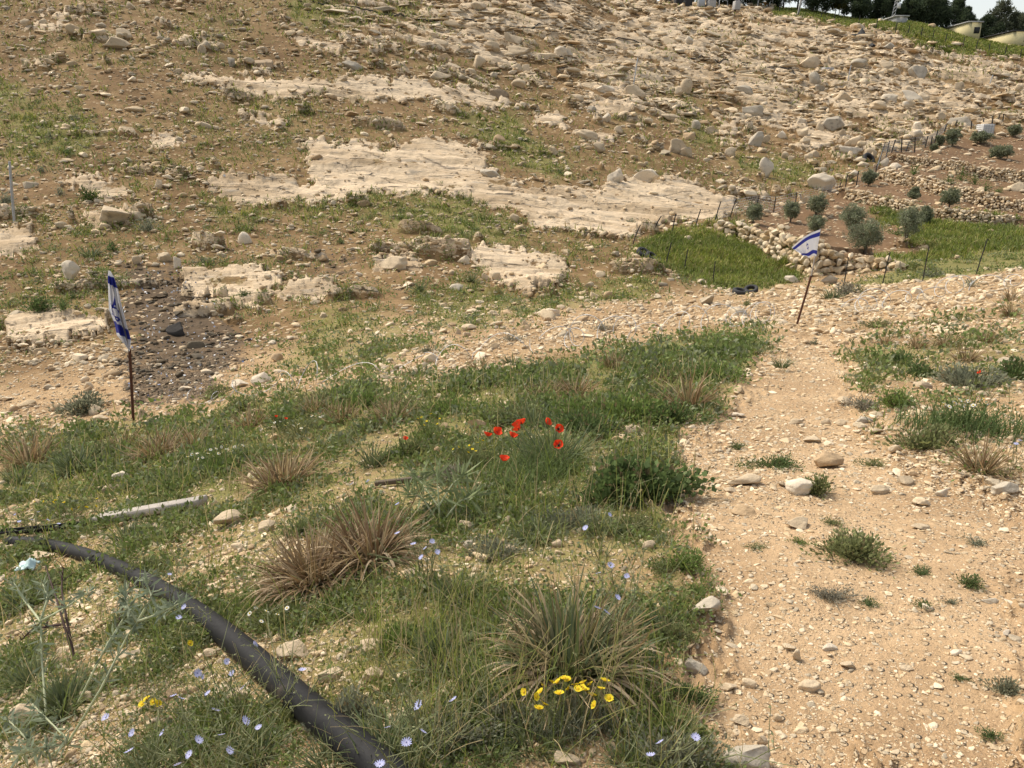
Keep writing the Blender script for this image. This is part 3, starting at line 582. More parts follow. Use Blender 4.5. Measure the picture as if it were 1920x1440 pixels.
# ------------------------------------------------------------------ dry stone terrace walls
WL = ['rough dry stone wall above the grassy terrace, lowest of the walls', 'dry stone terrace wall behind the olive trees, second from below', 'long dry stone terrace wall curving behind the small olives, third from below', 'low dry stone wall behind the green bushes, topmost of the terraces']
rw = np.random.default_rng(23)
WV = [rockshape(3, rw, 8, rough=.03) for _ in range(24)]
for (P, hh), lb in zip(WALLS, WL):
    seg = np.hypot(*np.diff(P, axis=0).T); S = np.concatenate([[0], np.cumsum(seg)]); mb = MB()
    row = 0; zoff = -.12; sz = np.clip(hh.max() * .2, .15, .26)
    while zoff < hh.max():
        s = rw.uniform(-.2, 0)
        while s < S[-1]:
            w = sz * rw.uniform(.7, 1.7); sm = s + w / 2; h = np.interp(sm, S, hh) * (1 + .12 * math.sin(sm * 2.1) + rw.normal() * .06)
            if zoff < h - .06:
                x = np.interp(sm, S, P[:, 0]); y = np.interp(sm, S, P[:, 1]); k = min(np.searchsorted(S, sm), len(P) - 1); k = max(k, 1)
                d = unit(P[k] - P[k - 1]); nb = np.array([-d[1], d[0]]); nb = nb if nb[1] > 0 else -nb
                back = .10 + zoff * .22 + rw.normal() * .05
                Vv, Fv = WV[rw.integers(len(WV))]; V3 = Vv[:, [0, 1, 2]] * np.array([w * .56, sz * .75, sz * .60 * rw.uniform(.8, 1.2)])
                V3 = V3 * rw.choice([-1, 1], 3)[None] if False else V3
                a_ = math.atan2(d[1], d[0]) + rw.normal() * .12; c_, s_ = math.cos(a_), math.sin(a_); tl = rw.normal() * .15
                V3 = np.stack([V3[:, 0] * math.cos(tl) - V3[:, 2] * math.sin(tl), V3[:, 1], V3[:, 0] * math.sin(tl) + V3[:, 2] * math.cos(tl)], 1)
                V3 = np.stack([V3[:, 0] * c_ - V3[:, 1] * s_, V3[:, 0] * s_ + V3[:, 1] * c_, V3[:, 2]], 1)
                g = Hb(np.array([x]), np.array([y]))[0]
                mb.add(V3 + np.array([x + nb[0] * back, y + nb[1] * back, g + zoff + sz * .45 + rw.normal() * .025]), Fv, STN[rw.integers(0, 5)] * rw.uniform(.75, 1.05))
                if zoff > h - sz * 1.6:
                    mb.add(V3 * .9 + np.array([x + nb[0] * (back + sz), y + nb[1] * (back + sz), g + zoff + sz * .25]), Fv, STN[rw.integers(0, 5)] * rw.uniform(.75, 1.05))
            s += w * .93
        zoff += sz * .86; row += 1
    o = mb.build('stone_wall', M_stone, origin=(P[0, 0], P[0, 1], Hb(P[:1, 0], P[:1, 1])[0])); tag(o, lb, 'stone wall', 'dry stone terrace walls')
# ------------------------------------------------------------------ green ground cover (uncountable)
GR = np.array([(.225, .265, .045), (.185, .235, .05), (.28, .285, .07), (.165, .205, .05), (.33, .315, .11)]); DRY = np.array([(.46, .37, .20), (.38, .30, .16), (.30, .24, .125)])
rg2 = np.random.default_rng(31)
nclump = (sst(-.15, .40, fbm(GX * 1.5, GY * 1.5, 501, 3)) * sst(-.5, .1, fbm(GX * .5, GY * .5, 511, 2)))[:-1, :-1]
nearz = 1 - zc['hill']
def bias_cover(n, dens, lo, hi, wpx, drate, name, px, leanr=(.1, .9), tall=1.0):
    P, D, i, j = scatter(n, dens, rg2); h = zc['hill'][i, j]
    L = np.clip(px * np.exp(rg2.normal(size=n) * .35) * D / F, lo, hi) * tall
    c = GR[rg2.integers(0, len(GR), n)] * rg2.uniform(.65, 1.2, (n, 1)); dm = rg2.random(n) < drate; c[dm] = DRY[rg2.integers(0, 3, dm.sum())]
    pt = fbm(P[:, 0] * .45, P[:, 1] * .45, 601, 3)[:, None]; c = c * (1 + .45 * pt * np.array([1.1, .8, .6])); lush = np.maximum(zc['grass'][i, j], zc['lush'][i, j] * .6)[:, None]; c = c * (1 - .25 * lush * np.array([.75, .55, 1.1]))
    mb = MB(); blades(mb, P - np.array([0, 0, .005]), rg2.uniform(0, 6.283, n), rg2.uniform(*leanr, n), L, np.maximum(wpx * D / F, .0022) * rg2.uniform(.7, 1.4, n), rg2.uniform(-.1, 1.1, n), c * .8, c * 1.15, 3, .15, rg2.uniform(-1, 1, n))
    o = mb.build(name, M_leaf); tag(o, kind='stuff'); return o
g_ = gc
bias_cover(50000, np.clip(g_ - .12, 0, 1) * nearz * (.02 + nclump ** 1.6 + .10 * zc['lush']) * (1 - zc['path']), .02, .11, 2.1, .22, 'grass', 22)
bias_cover(108000, (zc['grass'] * (.25 + 1.3 * sst(-.45, .25, fbm(GX * .6, GY * .6, 611, 3)[:-1, :-1])) + .5 * np.clip(g_ - .2, 0, 1) * (.1 + nclump)) * zc['hill'] * (1 - zc['slab']), .06, .28, 2.0, .08, 'meadow_grass', 11)
# small leafy herbs
def herbs(n, dens, name, px):
    P, D, i, j = scatter(n, dens, rg2); k = 7
    h = np.clip(px * D / F, .012, .12) * rg2.uniform(.4, 1.4, n); P2 = np.repeat(P, k, 0) + rg2.normal(size=(n * k, 3)) * np.repeat(h, k)[:, None] * np.array([.6, .6, .0])
    P2[:, 2] += np.repeat(h, k) * rg2.random(n * k) * .9
    c = np.array([(.14, .19, .05), (.17, .22, .065), (.20, .22, .08), (.21, .235, .13)])[rg2.integers(0, 4, n)] * rg2.uniform(.7, 1.25, (n, 1))
    mb = MB(); leaves(mb, P2, np.repeat(h, k) * .55, np.repeat(h, k) * .3, np.repeat(c, k, 0), .5, rg2); o = mb.build(name, M_leaf); tag(o, kind='stuff')
herbs(28000, (np.clip(g_ - .1, 0, 1) * (.04 + nclump) + .4 * zc['lush'] * nclump) * nearz * (1 - zc['path']), 'ground_cover', 16)
herbs(16000, (np.clip(g_ - .12, 0, 1) * (.05 + nclump) * (1 - zc['grass'])) * zc['hill'] * (1 - zc['slab']), 'hillside_weeds', 8)
def wisps():    # thin dry and green stalks standing over the herbs near the camera
    n = 2600; P, D, i, j = scatter(n, np.clip(g_ - .1, 0, 1) * nearz * (1 - zc['path']) * (.3 + zc['lush']) * (PV[:-1, :-1] > 700), rg2)
    c = np.where(rg2.random((n, 1)) < .45, DRY[rg2.integers(0, 3, n)] * 1.1, GR[rg2.integers(0, 5, n)] * 1.1); mb = MB()
    blades(mb, P, rg2.uniform(0, 6.283, n), rg2.uniform(.05, .7, n), rg2.uniform(.12, .34, n), np.maximum(1.5 * D / F, .0018), rg2.normal(size=n) * .5, c, c, 4, .5, rg2.uniform(-1, 1, n))
    o = mb.build('weeds', M_leaf); tag(o, kind='stuff')
wisps()

# ------------------------------------------------------------------ strap leaved clumps: u, v of the base, width, height in the photo, kind
def clump(u, v, w, h, kind, nm, phrase, grp, cat='plant', n=None, label=None):
    p = G1(u, v); D = depth(p); Wm = w * D / F; Hm = h * D / F * (.86 if v > 900 else 1.0); rgc = np.random.default_rng(int(u * 7 + v))
    n = n or int(np.clip(w * 1.6, 50, 330)); r = np.sqrt(rgc.random(n)); a = rgc.uniform(0, 6.283, n)
    X = p + np.stack([np.cos(a) * r * Wm * .24, np.sin(a) * r * Wm * .24, np.zeros(n)], 1); X[:, 2] = Hb(X[:, 0], X[:, 1]) - .01
    az = a + rgc.normal(size=n) * .6; lean = .10 + r * .75 + rgc.normal(size=n) * .12; L = Hm * rgc.uniform(.65, 1.2, n)
    ww = np.clip(Hm * .045, .003, .017) * rgc.uniform(.7, 1.3, n); ww = np.maximum(ww, 1.9 * D / F)
    gr = np.array([(.13, .16, .06), (.11, .14, .07), (.165, .18, .08)])[rgc.integers(0, 3, n)]; br = np.array([(.28, .18, .085), (.36, .25, .13), (.21, .13, .065), (.48, .36, .22)])[rgc.integers(0, 4, n)]
    if kind == 'b': c0, c1, pw = np.where(rgc.random((n, 1)) < .55, gr * .9, br * .75), br, .55
    elif kind == 'd': c0, c1, pw = np.where(rgc.random((n, 1)) < .3, gr * .7, br * .5), br * .8, .5
    elif kind == 'm': c0, c1, pw = gr, np.where(rgc.random((n, 1)) < .55, br, gr), 1.6
    else: c0, c1, pw = gr * .8, gr * 1.2, 1
    curv = rgc.uniform(-.2, 1.5, n) if kind != 'm' else rgc.normal(size=n) * .55 + .55
    mb = MB(); blades(mb, X, az, lean, L, ww, curv, c0, c1, 5, .15, rgc.uniform(-1.2, 1.2, n), pw)
    if kind in 'md':     # dead leaves curling over to the ground
        k = int(n * .55); s = rgc.integers(0, n, k); tan = np.array([(.52, .41, .27), (.42, .31, .19), (.30, .205, .115)])[rgc.integers(0, 3, k)]
        blades(mb, X[s], a[s] + rgc.normal(size=k) * .5, rgc.uniform(.3, 1.0, k), Hm * rgc.uniform(.6, 1.15, k), ww[s] * 1.35, rgc.uniform(1.4, 3.6, k), tan * .8, tan, 8, .25, rgc.uniform(-1, 1, k))
    o = mb.build(nm, M_leaf, origin=p); tag(o, label or lab(phrase, u, v - h / 2), cat, grp); return o
for u, v, w, h, k, lb in [(590, 1092, 190, 125, 'd', 'big dark brown clump of dry strap leaves, largest of the dry clumps'), (700, 1052, 130, 145, 'd', 'tall reddish brown clump of dry leaves behind the big dark brown clump'), (1065, 1255, 240, 185, 'm', 'big green clump with curled tan dead leaves behind the yellow dandelions'),
  (530, 910, 165, 90, 'b', 'wide brown tipped clump of strap leaves behind the dry brown clumps'), (1840, 885, 95, 72, 'b', 'brown tipped tuft standing at the right edge of the dirt path')]:
    clump(u, v, w, h, k, 'leaf_clump', '', 'strap leaved clumps', label=lb, n=420 if w > 180 else None)
for u, v, w, h, k in [(300, 856, 110, 62, 'b'), (362, 835, 70, 48, 'b'), (640, 790, 105, 44, 'b'), (735, 792, 90, 54, 'b'), (1020, 748, 100, 40, 'b'), (1080, 742, 90, 50, 'b'), (1290, 768, 86, 80, 'b'), (1812, 676, 62, 38, 'b'), (1722, 652, 52, 30, 'b'),
  (1770, 648, 60, 30, 'b'), (1893, 592, 42, 40, 'b'), (1850, 642, 52, 32, 'b'), (1745, 610, 28, 20, 'g'), (1418, 664, 40, 26, 'g'), (1465, 688, 42, 26, 'g'), (172, 482, 42, 30, 'g'), (140, 885, 120, 62, 'g'), (55, 872, 95, 70, 'b'), (420, 868, 80, 50, 'g'), (232, 845, 70, 50, 'b'),
  (785, 545, 28, 28, 'g'), (885, 528, 26, 26, 'g'), (1240, 640, 40, 24, 'g'), (960, 683, 50, 26, 'g'), (470, 800, 90, 44, 'b'), (590, 775, 80, 40, 'b'), (860, 715, 60, 30, 'g'), (1150, 690, 70, 36, 'b'), (1360, 700, 50, 34, 'g'), (1000, 800, 90, 56, 'g'), (1030, 690, 50, 28, 'b'),
  (1560, 560, 50, 26, 'g'), (1895, 565, 40, 30, 'b'), (790, 705, 60, 28, 'g'), (900, 690, 50, 26, 'b'), (40, 905, 80, 50, 'g'), (330, 905, 80, 44, 'g'), (1250, 715, 70, 36, 'b'), (1660, 645, 40, 24, 'b'), (1330, 770, 50, 30, 'g')]:
    clump(u, v, w, h, k, 'leaf_clump', {'b': 'brown tipped tuft', 'g': 'grey green tuft'}[k], 'strap leaved clumps')
# grassy tufts
for u, v, w, h in [(1040, 870, 150, 90), (120, 1330, 150, 90), (60, 1280, 120, 70), (720, 1420, 180, 110), (620, 1440, 150, 80), (830, 1240, 150, 90), (900, 1310, 150, 80), (1000, 1400, 150, 70), (1180, 1440, 160, 60), (860, 1120, 120, 70), (1010, 1010, 120, 60), (1130, 1000, 120, 60), (480, 1420, 140, 80), (300, 1440, 160, 80), (1230, 1180, 90, 60), (700, 870, 90, 50), (240, 1010, 100, 50), (560, 1000, 80, 50), (60, 1130, 110, 70)]:
    clump(u, v, w, h, 'x', 'grass_tuft', 'thin green grass tuft', 'green grass tufts', n=int(w * 1.4))

# ------------------------------------------------------------------ leafy bushes
def bush(u, v, w, h, c, nm='leafy_bush', phrase='leafy green bush', grp='low leafy bushes', cat='bush', n=None, leaf=.09, label=None, aspect=.45, squash=1.0, flowers=None, parent_flowers=True):
    p = G1(u, v); D = depth(p); Wm = w * D / F * .5; Hm = h * D / F * (.68 if v > 640 else 1); rgb = np.random.default_rng(int(u * 3 + v * 5)); n = n or int(np.clip(w * h * .42, 130, 1900))
    m = max(6, int(w / 9)); cc = rgb.normal(size=(m, 3)); cc /= np.linalg.norm(cc, axis=1)[:, None]; cc *= rgb.uniform(.25, .85, (m, 1)); cc[:, 2] = np.abs(cc[:, 2]) * .9
    q = cc[rgb.integers(0, m, n)] + rgb.normal(size=(n, 3)) * .27; rr = np.linalg.norm(q, axis=1); q[rr > 1.25] *= (1.1 / rr[rr > 1.25])[:, None]; q[:, 2] = np.abs(q[:, 2])
    lob = 1 + .35 * np.sin(np.arctan2(q[:, 1], q[:, 0]) * 3 + u) + .2 * np.sin(np.arctan2(q[:, 1], q[:, 0]) * 7 + v); q[:, :2] *= lob[:, None] * .92; X = p + q * np.array([Wm, Wm * (.95 if w < 1.8 * h else .8), Hm]); X[:, 2] += Hsmooth(X[:, 0], X[:, 1]) - Hsmooth(p[0], p[1])
    cl = np.asarray(c) * rgb.uniform(.6, 1.35, (n, 1)); cl[rgb.random(n) < .07] = (.22, .17, .09)
    L = np.clip(Hm * leaf * 2.2, 3.0 * D / F, .07) * rgb.uniform(.7, 1.4, n); mb = MB(); leaves(mb, X, L, L * aspect, cl, .35, rgb, q)
    k = max(8, int(w / 3)); s = rgb.integers(0, n, k)
    for e in X[s]: tube(mb, [p + (e - p) * .02 + rgb.normal(size=3) * .004, p + (e - p) * .55 + np.array([0, 0, .08 * Hm]), e], [max(.003, .8 * D / F), max(.002, .6 * D / F), max(.0012, .4 * D / F)], 3, np.asarray(c) * .9 + .02, False)
    if flowers:
        em = empty(nm, p, label or lab(phrase, u, v - h / 2), cat, grp); f = mb.build('foliage', M_leaf, em, origin=p); f.location = (0, 0, 0)
        return em, p, D
    o = mb.build(nm, M_leaf, origin=p); tag(o, label or lab(phrase, u, v - h / 2), cat, grp); return o
GB_, GD, GO, GG, GY_ = (.155, .215, .055), (.115, .165, .055), (.20, .22, .09), (.225, .235, .155), (.28, .26, .195)
bush(1183, 925, 205, 85, GD, label='dense dark green mallow bush with round leaves beside the dirt path', leaf=.085, aspect=.95, n=3800, nm='mallow_bush', grp=None)
for u, v, w, h, c, ph in [(850, 775, 150, 44, GB_, 'bright green'), (960, 790, 120, 44, GO, 'olive green'), (1180, 790, 190, 70, GB_, 'bright green'), (1250, 705, 130, 36, GD, 'dark green'), (1330, 712, 130, 46, GB_, 'bright green'), (1100, 812, 150, 55, GD, 'dark green'), (1060, 780, 120, 44, GB_, 'bright green'),
  (1260, 790, 120, 50, GD, 'dark green'), (1385, 650, 110, 36, GB_, 'bright green'), (1450, 862, 110, 32, GD, 'dark green'), (1385, 830, 40, 20, GD, 'dark green'), (1600, 1028, 150, 62, GO, 'twiggy olive green'), (1540, 912, 66, 50, GO, 'olive green'), (1690, 684, 66, 34, GD, 'dark green'), (1730, 706, 62, 40, GD, 'dark green'),
  (1812, 724, 100, 56, GG, 'grey green'), (1905, 712, 56, 56, GD, 'dark green'), (1680, 762, 90, 40, GB_, 'bright green'), (1622, 762, 66, 36, GY_, 'dry grey'), (1740, 842, 110, 56, GO, 'olive green'), (1732, 1058, 62, 18, GD, 'dark green'), (1822, 1078, 58, 30, GD, 'dark green'),
  (1280, 1062, 100, 40, GB_, 'bright green'), (1310, 1105, 70, 26, GB_, 'bright green'), (1240, 1075, 60, 30, GO, 'olive green'), (1885, 1278, 60, 40, GG, 'grey green'), (1862, 1358, 50, 26, GD, 'dark green'), (1800, 1250, 34, 14, GD, 'dark green'), (1630, 1112, 44, 20, GD, 'dark green'), (1565, 1102, 90, 30, GY_, 'dry grey'), (1735, 1118, 50, 20, GD, 'dark green'),
  (1790, 1112, 34, 14, GG, 'grey green'), (1640, 860, 60, 22, GO, 'olive green'), (1830, 1002, 60, 18, GG, 'grey green'), (1260, 870, 70, 34, GO, 'olive green'), (600, 760, 120, 40, GO, 'olive green'), (680, 765, 120, 44, GB_, 'bright green'), (760, 770, 110, 44, GO, 'olive green'), (440, 775, 90, 34, GO, 'olive green'), (200, 860, 110, 46, GO, 'olive green'),
  (780, 850, 80, 40, GO, 'olive green'), (740, 862, 70, 30, GB_, 'bright green'), (890, 880, 110, 44, GO, 'olive green'), (840, 905, 90, 40, GY_, 'dry grey'), (560, 1330, 120, 60, GO, 'olive green'), (650, 1360, 130, 70, GG, 'grey green'), (240, 1180, 110, 50, GO, 'olive green'), (260, 1080, 90, 44, GO, 'olive green'), (930, 1040, 120, 44, GG, 'grey green'), (1080, 985, 130, 44, GG, 'grey green'),
  (1180, 990, 110, 36, GO, 'olive green'), (850, 1390, 150, 60, GG, 'grey green'), (950, 1350, 130, 50, GG, 'grey green'), (1270, 1430, 180, 70, GG, 'grey green'), (1290, 1300, 90, 44, GD, 'dark green'), (1270, 1200, 90, 40, GO, 'olive green'), (750, 1215, 120, 50, GB_, 'bright green'), (700, 1160, 90, 24, GB_, 'bright green'),
  (1500, 1000, 50, 14, GB_, 'bright green'), (1560, 965, 60, 18, GO, 'olive green'), (1420, 1010, 44, 14, GO, 'olive green'), (155, 775, 75, 48, GG, 'grey green'), (410, 745, 70, 30, GO, 'olive green')]:
    bush(u, v, w, h, c, phrase=f'{ph} bush')
for u, v, w, h, c in [(170, 376, 50, 26, (.06, .10, .02)), (282, 434, 46, 24, GG), (214, 470, 30, 20, GD), (95, 260, 20, 14, GG), (140, 226, 18, 12, GG), (125, 290, 22, 12, GD), (75, 324, 16, 12, GG), (318, 175, 12, 10, GD), (380, 494, 34, 18, GG), (80, 600, 60, 30, GD), (122, 602, 30, 20, GD), (110, 366, 24, 14, GG), (10, 405, 44, 24, GG), (985, 265, 30, 10, GD),
  (1530, 640, 30, 12, GG), (1640, 615, 60, 20, GO), (1400, 575, 30, 14, GO), (1585, 552, 60, 24, GY_), (1610, 548, 30, 18, GO), (800, 660, 40, 18, GG), (1050, 325, 34, 12, GD), (460, 560, 34, 12, GD), (960, 640, 60, 16, GY_), (1130, 620, 50, 16, GY_), (1745, 520, 40, 18, GG), (1820, 538, 40, 16, GG), (1180, 420, 30, 10, GG), (140, 560, 30, 12, GD), (700, 660, 46, 14, GY_), (520, 640, 30, 12, GD), (640, 455, 22, 10, GD)]:
    bush(u, v, w, h, c, phrase='small hillside shrub' if v < 640 else 'low shrub', nm='shrub', grp='small shrubs on the stony slopes', cat='shrub')

# ------------------------------------------------------------------ flowers
def disc_flower(nm, np_, rad, wid, c_in, c_out, mat_, cup=.15, mid=(.5, .45, .05), midr=.16):
    mb = MB()
    for k in range(np_):
        a = 6.2832 * k / np_ + rng.normal() * .06; d = np.array([math.cos(a), math.sin(a), 0]); s = np.array([-d[1], d[0], 0]); z = np.array([0, 0, 1.0]); L = rad * rng.uniform(.88, 1.08)
        V = [d * .1 * L - s * wid * .2, d * .1 * L + s * wid * .2, d * .6 * L + s * wid * .5 + z * cup * L * .35, d * .95 * L + s * wid * .32 + z * cup * L, d * .95 * L - s * wid * .32 + z * cup * L, d * .6 * L - s * wid * .5 + z * cup * L * .35]
        mb.add(V, [[0, 1, 2, 5], [5, 2, 3, 4]], [c_in, c_in, c_out, c_out, c_out, c_out])
    Vv, Fv = ICO[2]; mb.add(Vv * np.array([midr, midr, midr * .6]) * rad + np.array([0, 0, .02 * rad]), Fv, mid)
    o = mb.build(nm, mat_); return o
def child(proto, parent, loc, rot, sc=1.0):
    o = proto.copy(); col.objects.link(o); o.parent = parent; o.location = loc; o.rotation_euler = rot; o.scale = (sc,) * 3
    return o
def lifted(u, v, h):      # a point h above the ground seen at u, v
    w = G2([u], [v], h)[0]; return np.array([w[0], w[1], Hb(w[:1], w[1:2])[0] + h])
proto_ch = disc_flower('flower', 13, .0135, .0036, (.58, .58, .74), (.47, .50, .80), M_petal, .22, (.25, .25, .5))
proto_ye = disc_flower('flower', 16, .014, .006, (.75, .55, .02), (.80, .64, .03), M_petal, .25, (.75, .5, .02), .45)
proto_wh = disc_flower('flower', 12, .014, .006, (.72, .72, .66), (.78, .78, .74), M_petal, .08, (.75, .55, .05), .4)
fresh = [proto_ch, proto_ye, proto_wh]
def flowerplant(nm, lb, cat, bu, bv, spots, hgt, proto, stemc, grp=None, extra=10, sc=1.0, thick=.0016, foliage=None, wild=.5, tilt=.35):
    p = G1(bu, bv); em = empty(nm, p, lb, cat, grp); mb = MB(); rgf = np.random.default_rng(int(bu + bv * 3)); D = depth(p); tops = []
    for (u, v) in spots:
        q = lifted(u, v, hgt * rgf.uniform(.75, 1.15)); tops.append(q - p)
    ex = [t + rgf.normal(size=3) * np.array([1, 1, .5]) * hgt * .45 for t in (tops[i % len(tops)] for i in range(extra))]
    th = max(thick, .55 * D / F)
    for t in tops + ex:
        t = np.array(t); t[2] = max(t[2], .03); rt = rgf.normal(size=3) * .02 * np.array([1, 1, 0]); rt = rt + t * np.array([.45, .45, 0]) * rgf.random(); rt[2] = Hb(np.array([p[0] + rt[0]]), np.array([p[1] + rt[1]]))[0] - p[2] - .01
        m1 = rt * .55 + t * .45 + rgf.normal(size=3) * hgt * .08 * wild; m1[2] = rt[2] + (t[2] - rt[2]) * .55
        P = [rt, rt * .7 + m1 * .3, m1, m1 * .4 + t * .6 + rgf.normal(size=3) * hgt * .03 * wild, t]; tube(mb, P, [th * 1.3, th * 1.2, th, th * .85, th * .7], 4, stemc, False)
        for b_ in range(int(wild * 5)):
            s = rgf.uniform(.3, .9); o_ = m1 * (1 - s) + t * s; e = o_ + rgf.normal(size=3) * hgt * .22 + np.array([0, 0, hgt * .12]); tube(mb, [o_, (o_ + e) / 2 + rgf.normal(size=3) * .006, e], [th * .8, th * .7, th * .5], 3, stemc, False)
            leaves(mb, e[None] + rgf.normal(size=(2, 3)) * .004, .012, .006, stemc, .8, rgf)
    if foliage:
        n, sz, c = foliage; T = np.array(tops); ctr = T.mean(0) * .5; sp = np.maximum(T.std(0), hgt * .3) * 1.1
        X = p + rgf.normal(size=(n, 3)) * np.array([sp[0], sp[1], 0]) + ctr * np.array([1, 1, 0]); X[:, 2] = Hb(X[:, 0], X[:, 1]); hh = hgt * rgf.uniform(.2, .85, n)
        cc = np.asarray(c) * rgf.uniform(.7, 1.3, (n, 1)); blades(mb, X - p, rgf.uniform(0, 6.28, n), rgf.uniform(0, .7, n), hh, np.maximum(sz, 1.3 * D / F), rgf.uniform(0, .7, n), cc * .7, cc * 1.15, 3, .3, rgf.uniform(-1, 1, n))
        k = n * 2; s = rgf.integers(0, n, k); Y = X[s] - p + rgf.normal(size=(k, 3)) * .012; Y[:, 2] += hh[s] * rgf.random(k); leaves(mb, Y, np.maximum(sz * 4, 3.5 * D / F), np.maximum(sz * 1.2, 1.3 * D / F), cc[s], .4, rgf)
    mb.build('foliage' if foliage else 'stems', M_leaf, em)
    if proto is not None:
        for t in tops: child(proto, em, t, (rgf.normal() * tilt + .55, rgf.normal() * tilt, rgf.uniform(0, 6.28)), sc * rgf.uniform(.85, 1.15))
    return em, p, tops
SC_ = (.27, .29, .15)
CH = [('sprawling chicory plant with many pale blue flowers in the lower left corner', 400, 1460, [(460, 1352), (485, 1364), (355, 1415), (333, 1434), (325, 1305), (372, 1388), (430, 1408), (415, 1378), (340, 1310)], 22),
 ('chicory plant with blue flowers in front of the fat pipe, beside the pale stones', 440, 1350, [(370, 1262), (435, 1262), (455, 1290), (390, 1300), (404, 1332), (378, 1268), (425, 1240)], 16),
 ('small chicory plant with blue flowers at the bottom, left of the big one', 260, 1455, [(248, 1374), (305, 1374), (243, 1408), (198, 1345)], 12),
 ('chicory plant with two blue flowers beside the middle of the fat pipe', 350, 1190, [(345, 1138), (335, 1158)], 8), ('lone chicory flower by the fat pipe, near the dry brown clump', 325, 1110, [(318, 1077)], 4),
 ('chicory stalk with blue flowers crossing the fat pipe, below the pale stones', 540, 1330, [(567, 1256), (478, 1208)], 12), ('chicory plant with blue flowers beside the lower end of the fat pipe', 760, 1460, [(712, 1433), (727, 1364), (762, 1392), (793, 1372)], 14),
 ('tall chicory stalks with two blue flowers, left of the yellow dandelions', 820, 1400, [(785, 1322), (850, 1312)], 14), ('chicory plant with blue flowers behind the curled leaf clump', 1150, 1190, [(1122, 1075), (1145, 1060), (1120, 1140), (1137, 1148), (1175, 1080), (1158, 1120)], 16),
 ('chicory plant with blue flowers at the bottom edge, left of the corner slab', 1240, 1450, [(1220, 1416), (1238, 1392)], 8), ('chicory flower beside the corner slab on the path edge', 1310, 1420, [(1304, 1383)], 4),
 ('chicory plant with blue flowers right of the dry brown clumps', 800, 1075, [(775, 1020), (810, 1015), (790, 1045), (820, 1035), (797, 1028), (745, 1000)], 12), ('chicory plant with pale flowers rising behind the tall brown clump', 690, 985, [(690, 902), (660, 907), (745, 945)], 10),
 ('chicory plant with pale flowers above the black plastic channel', 60, 995, [(60, 975), (90, 975), (28, 965), (72, 960), (36, 978), (110, 982)], 10), ('chicory stalks with blue flowers above the bright path edge bushes', 1130, 1040, [(1098, 990), (1143, 965)], 8),
 ('chicory plant with blue flowers at the right edge beyond the brown tuft', 1905, 875, [(1895, 838), (1912, 826), (1905, 832)], 6)]
for lb, bu, bv, sp, ex in CH: flowerplant('chicory_plant', lb, 'wildflower', bu, bv, sp, .26 if bv > 1000 else .22, proto_ch, SC_, 'blue chicory plants', ex, 1.0)
flowerplant('dandelion_plant', 'patch of bright yellow dandelion flowers in front of the curled leaf clump', 'wildflower', 1070, 1365, [(983, 1297), (1018, 1285), (1013, 1297), (1005, 1306), (1037, 1279), (1045, 1279), (1058, 1272), (1064, 1274), (1048, 1300), (1065, 1291), (1079, 1284), (1083, 1292), (1093, 1280), (1092, 1290), (1106, 1283), (1110, 1303), (1127, 1291), (1142, 1309), (1021, 1320), (1010, 1328), (1114, 1322), (1134, 1276), (1097, 1293)], .14, proto_ye, GO, None, 10, 1.0, .0012, (500, .003, GG), .3, .3)
flowerplant('yellow_flower_plant', 'airy plant with tiny yellow flowers left of the red poppies', 'wildflower', 890, 880, [(880, 835), (895, 830), (886, 842), (900, 822), (870, 840), (892, 846), (905, 826), (878, 848), (860, 838), (850, 842)], .18, proto_ye, GO, None, 12, .7, .001, (260, .002, GO), .6)
flowerplant('yellow_flower_plant', 'loose yellow flowers behind the single red poppy', 'wildflower', 800, 815, [(790, 782), (800, 790), (808, 776), (825, 785), (795, 797), (820, 795), (783, 785)], .2, proto_ye, GO, None, 10, .8, .001, (200, .003, GB_), .6)
flowerplant('yellow_flower_plant', 'scattered tiny yellow flowers above the wooden plank', 'wildflower', 130, 968, [(65, 941), (82, 940), (100, 942), (120, 942), (148, 951), (162, 951), (134, 955), (110, 929), (130, 929), (180, 949), (182, 935), (104, 938)], .16, proto_ye, GO, None, 12, .9, .001, (240, .0025, GO), .6)
flowerplant('yellow_flower_plant', 'few yellow flowers under the fat pipe, beside the chicory', 'wildflower', 270, 1335, [(267, 1320), (275, 1310), (287, 1316), (297, 1318), (356, 1206)], .1, proto_ye, GO, None, 4, 1, .001, (120, .003, GO), .5)
flowerplant('daisy_plant', 'patch of small white daisies right of the limp flag', 'wildflower', 400, 885, [(360, 852), (370, 850), (385, 845), (395, 843), (405, 841), (415, 838), (425, 842), (440, 838), (455, 835), (380, 858), (400, 855), (410, 850), (372, 860), (435, 846), (390, 850), (425, 834), (352, 856)], .2, proto_wh, GB_, 'white daisies', 6, 1.0, .001, (420, .004, GB_), .3)
flowerplant('daisy_plant', 'patch of tiny white daisies on the crest behind the wide brown tipped clump', 'wildflower', 560, 812, [(515, 792), (525, 790), (540, 793), (550, 798), (560, 795), (572, 799), (585, 780), (592, 780), (600, 782), (565, 803), (580, 803), (535, 798), (605, 780)], .2, proto_wh, GO, 'white daisies', 6, 1.0, .001, (260, .004, GO), .3)
flowerplant('daisy_plant', 'few white daisies near the blue chicory, right of the fat pipe', 'wildflower', 510, 1160, [(468, 1150), (480, 1140), (520, 1152), (490, 1165), (500, 1146), (538, 1140)], .12, proto_wh, GO, 'white daisies', 6, .8, .001, (160, .003, GO), .5)
flowerplant('white_flower_bush', 'dark bush with small white flowers right of the dirt path', 'wildflower', 1810, 800, [(1790, 755), (1800, 750), (1815, 752), (1825, 760), (1835, 750), (1845, 748), (1780, 762), (1808, 760), (1770, 758), (1850, 756)], .3, proto_wh, GD, None, 10, 1.3, .0015, (700, .008, GD), .3)
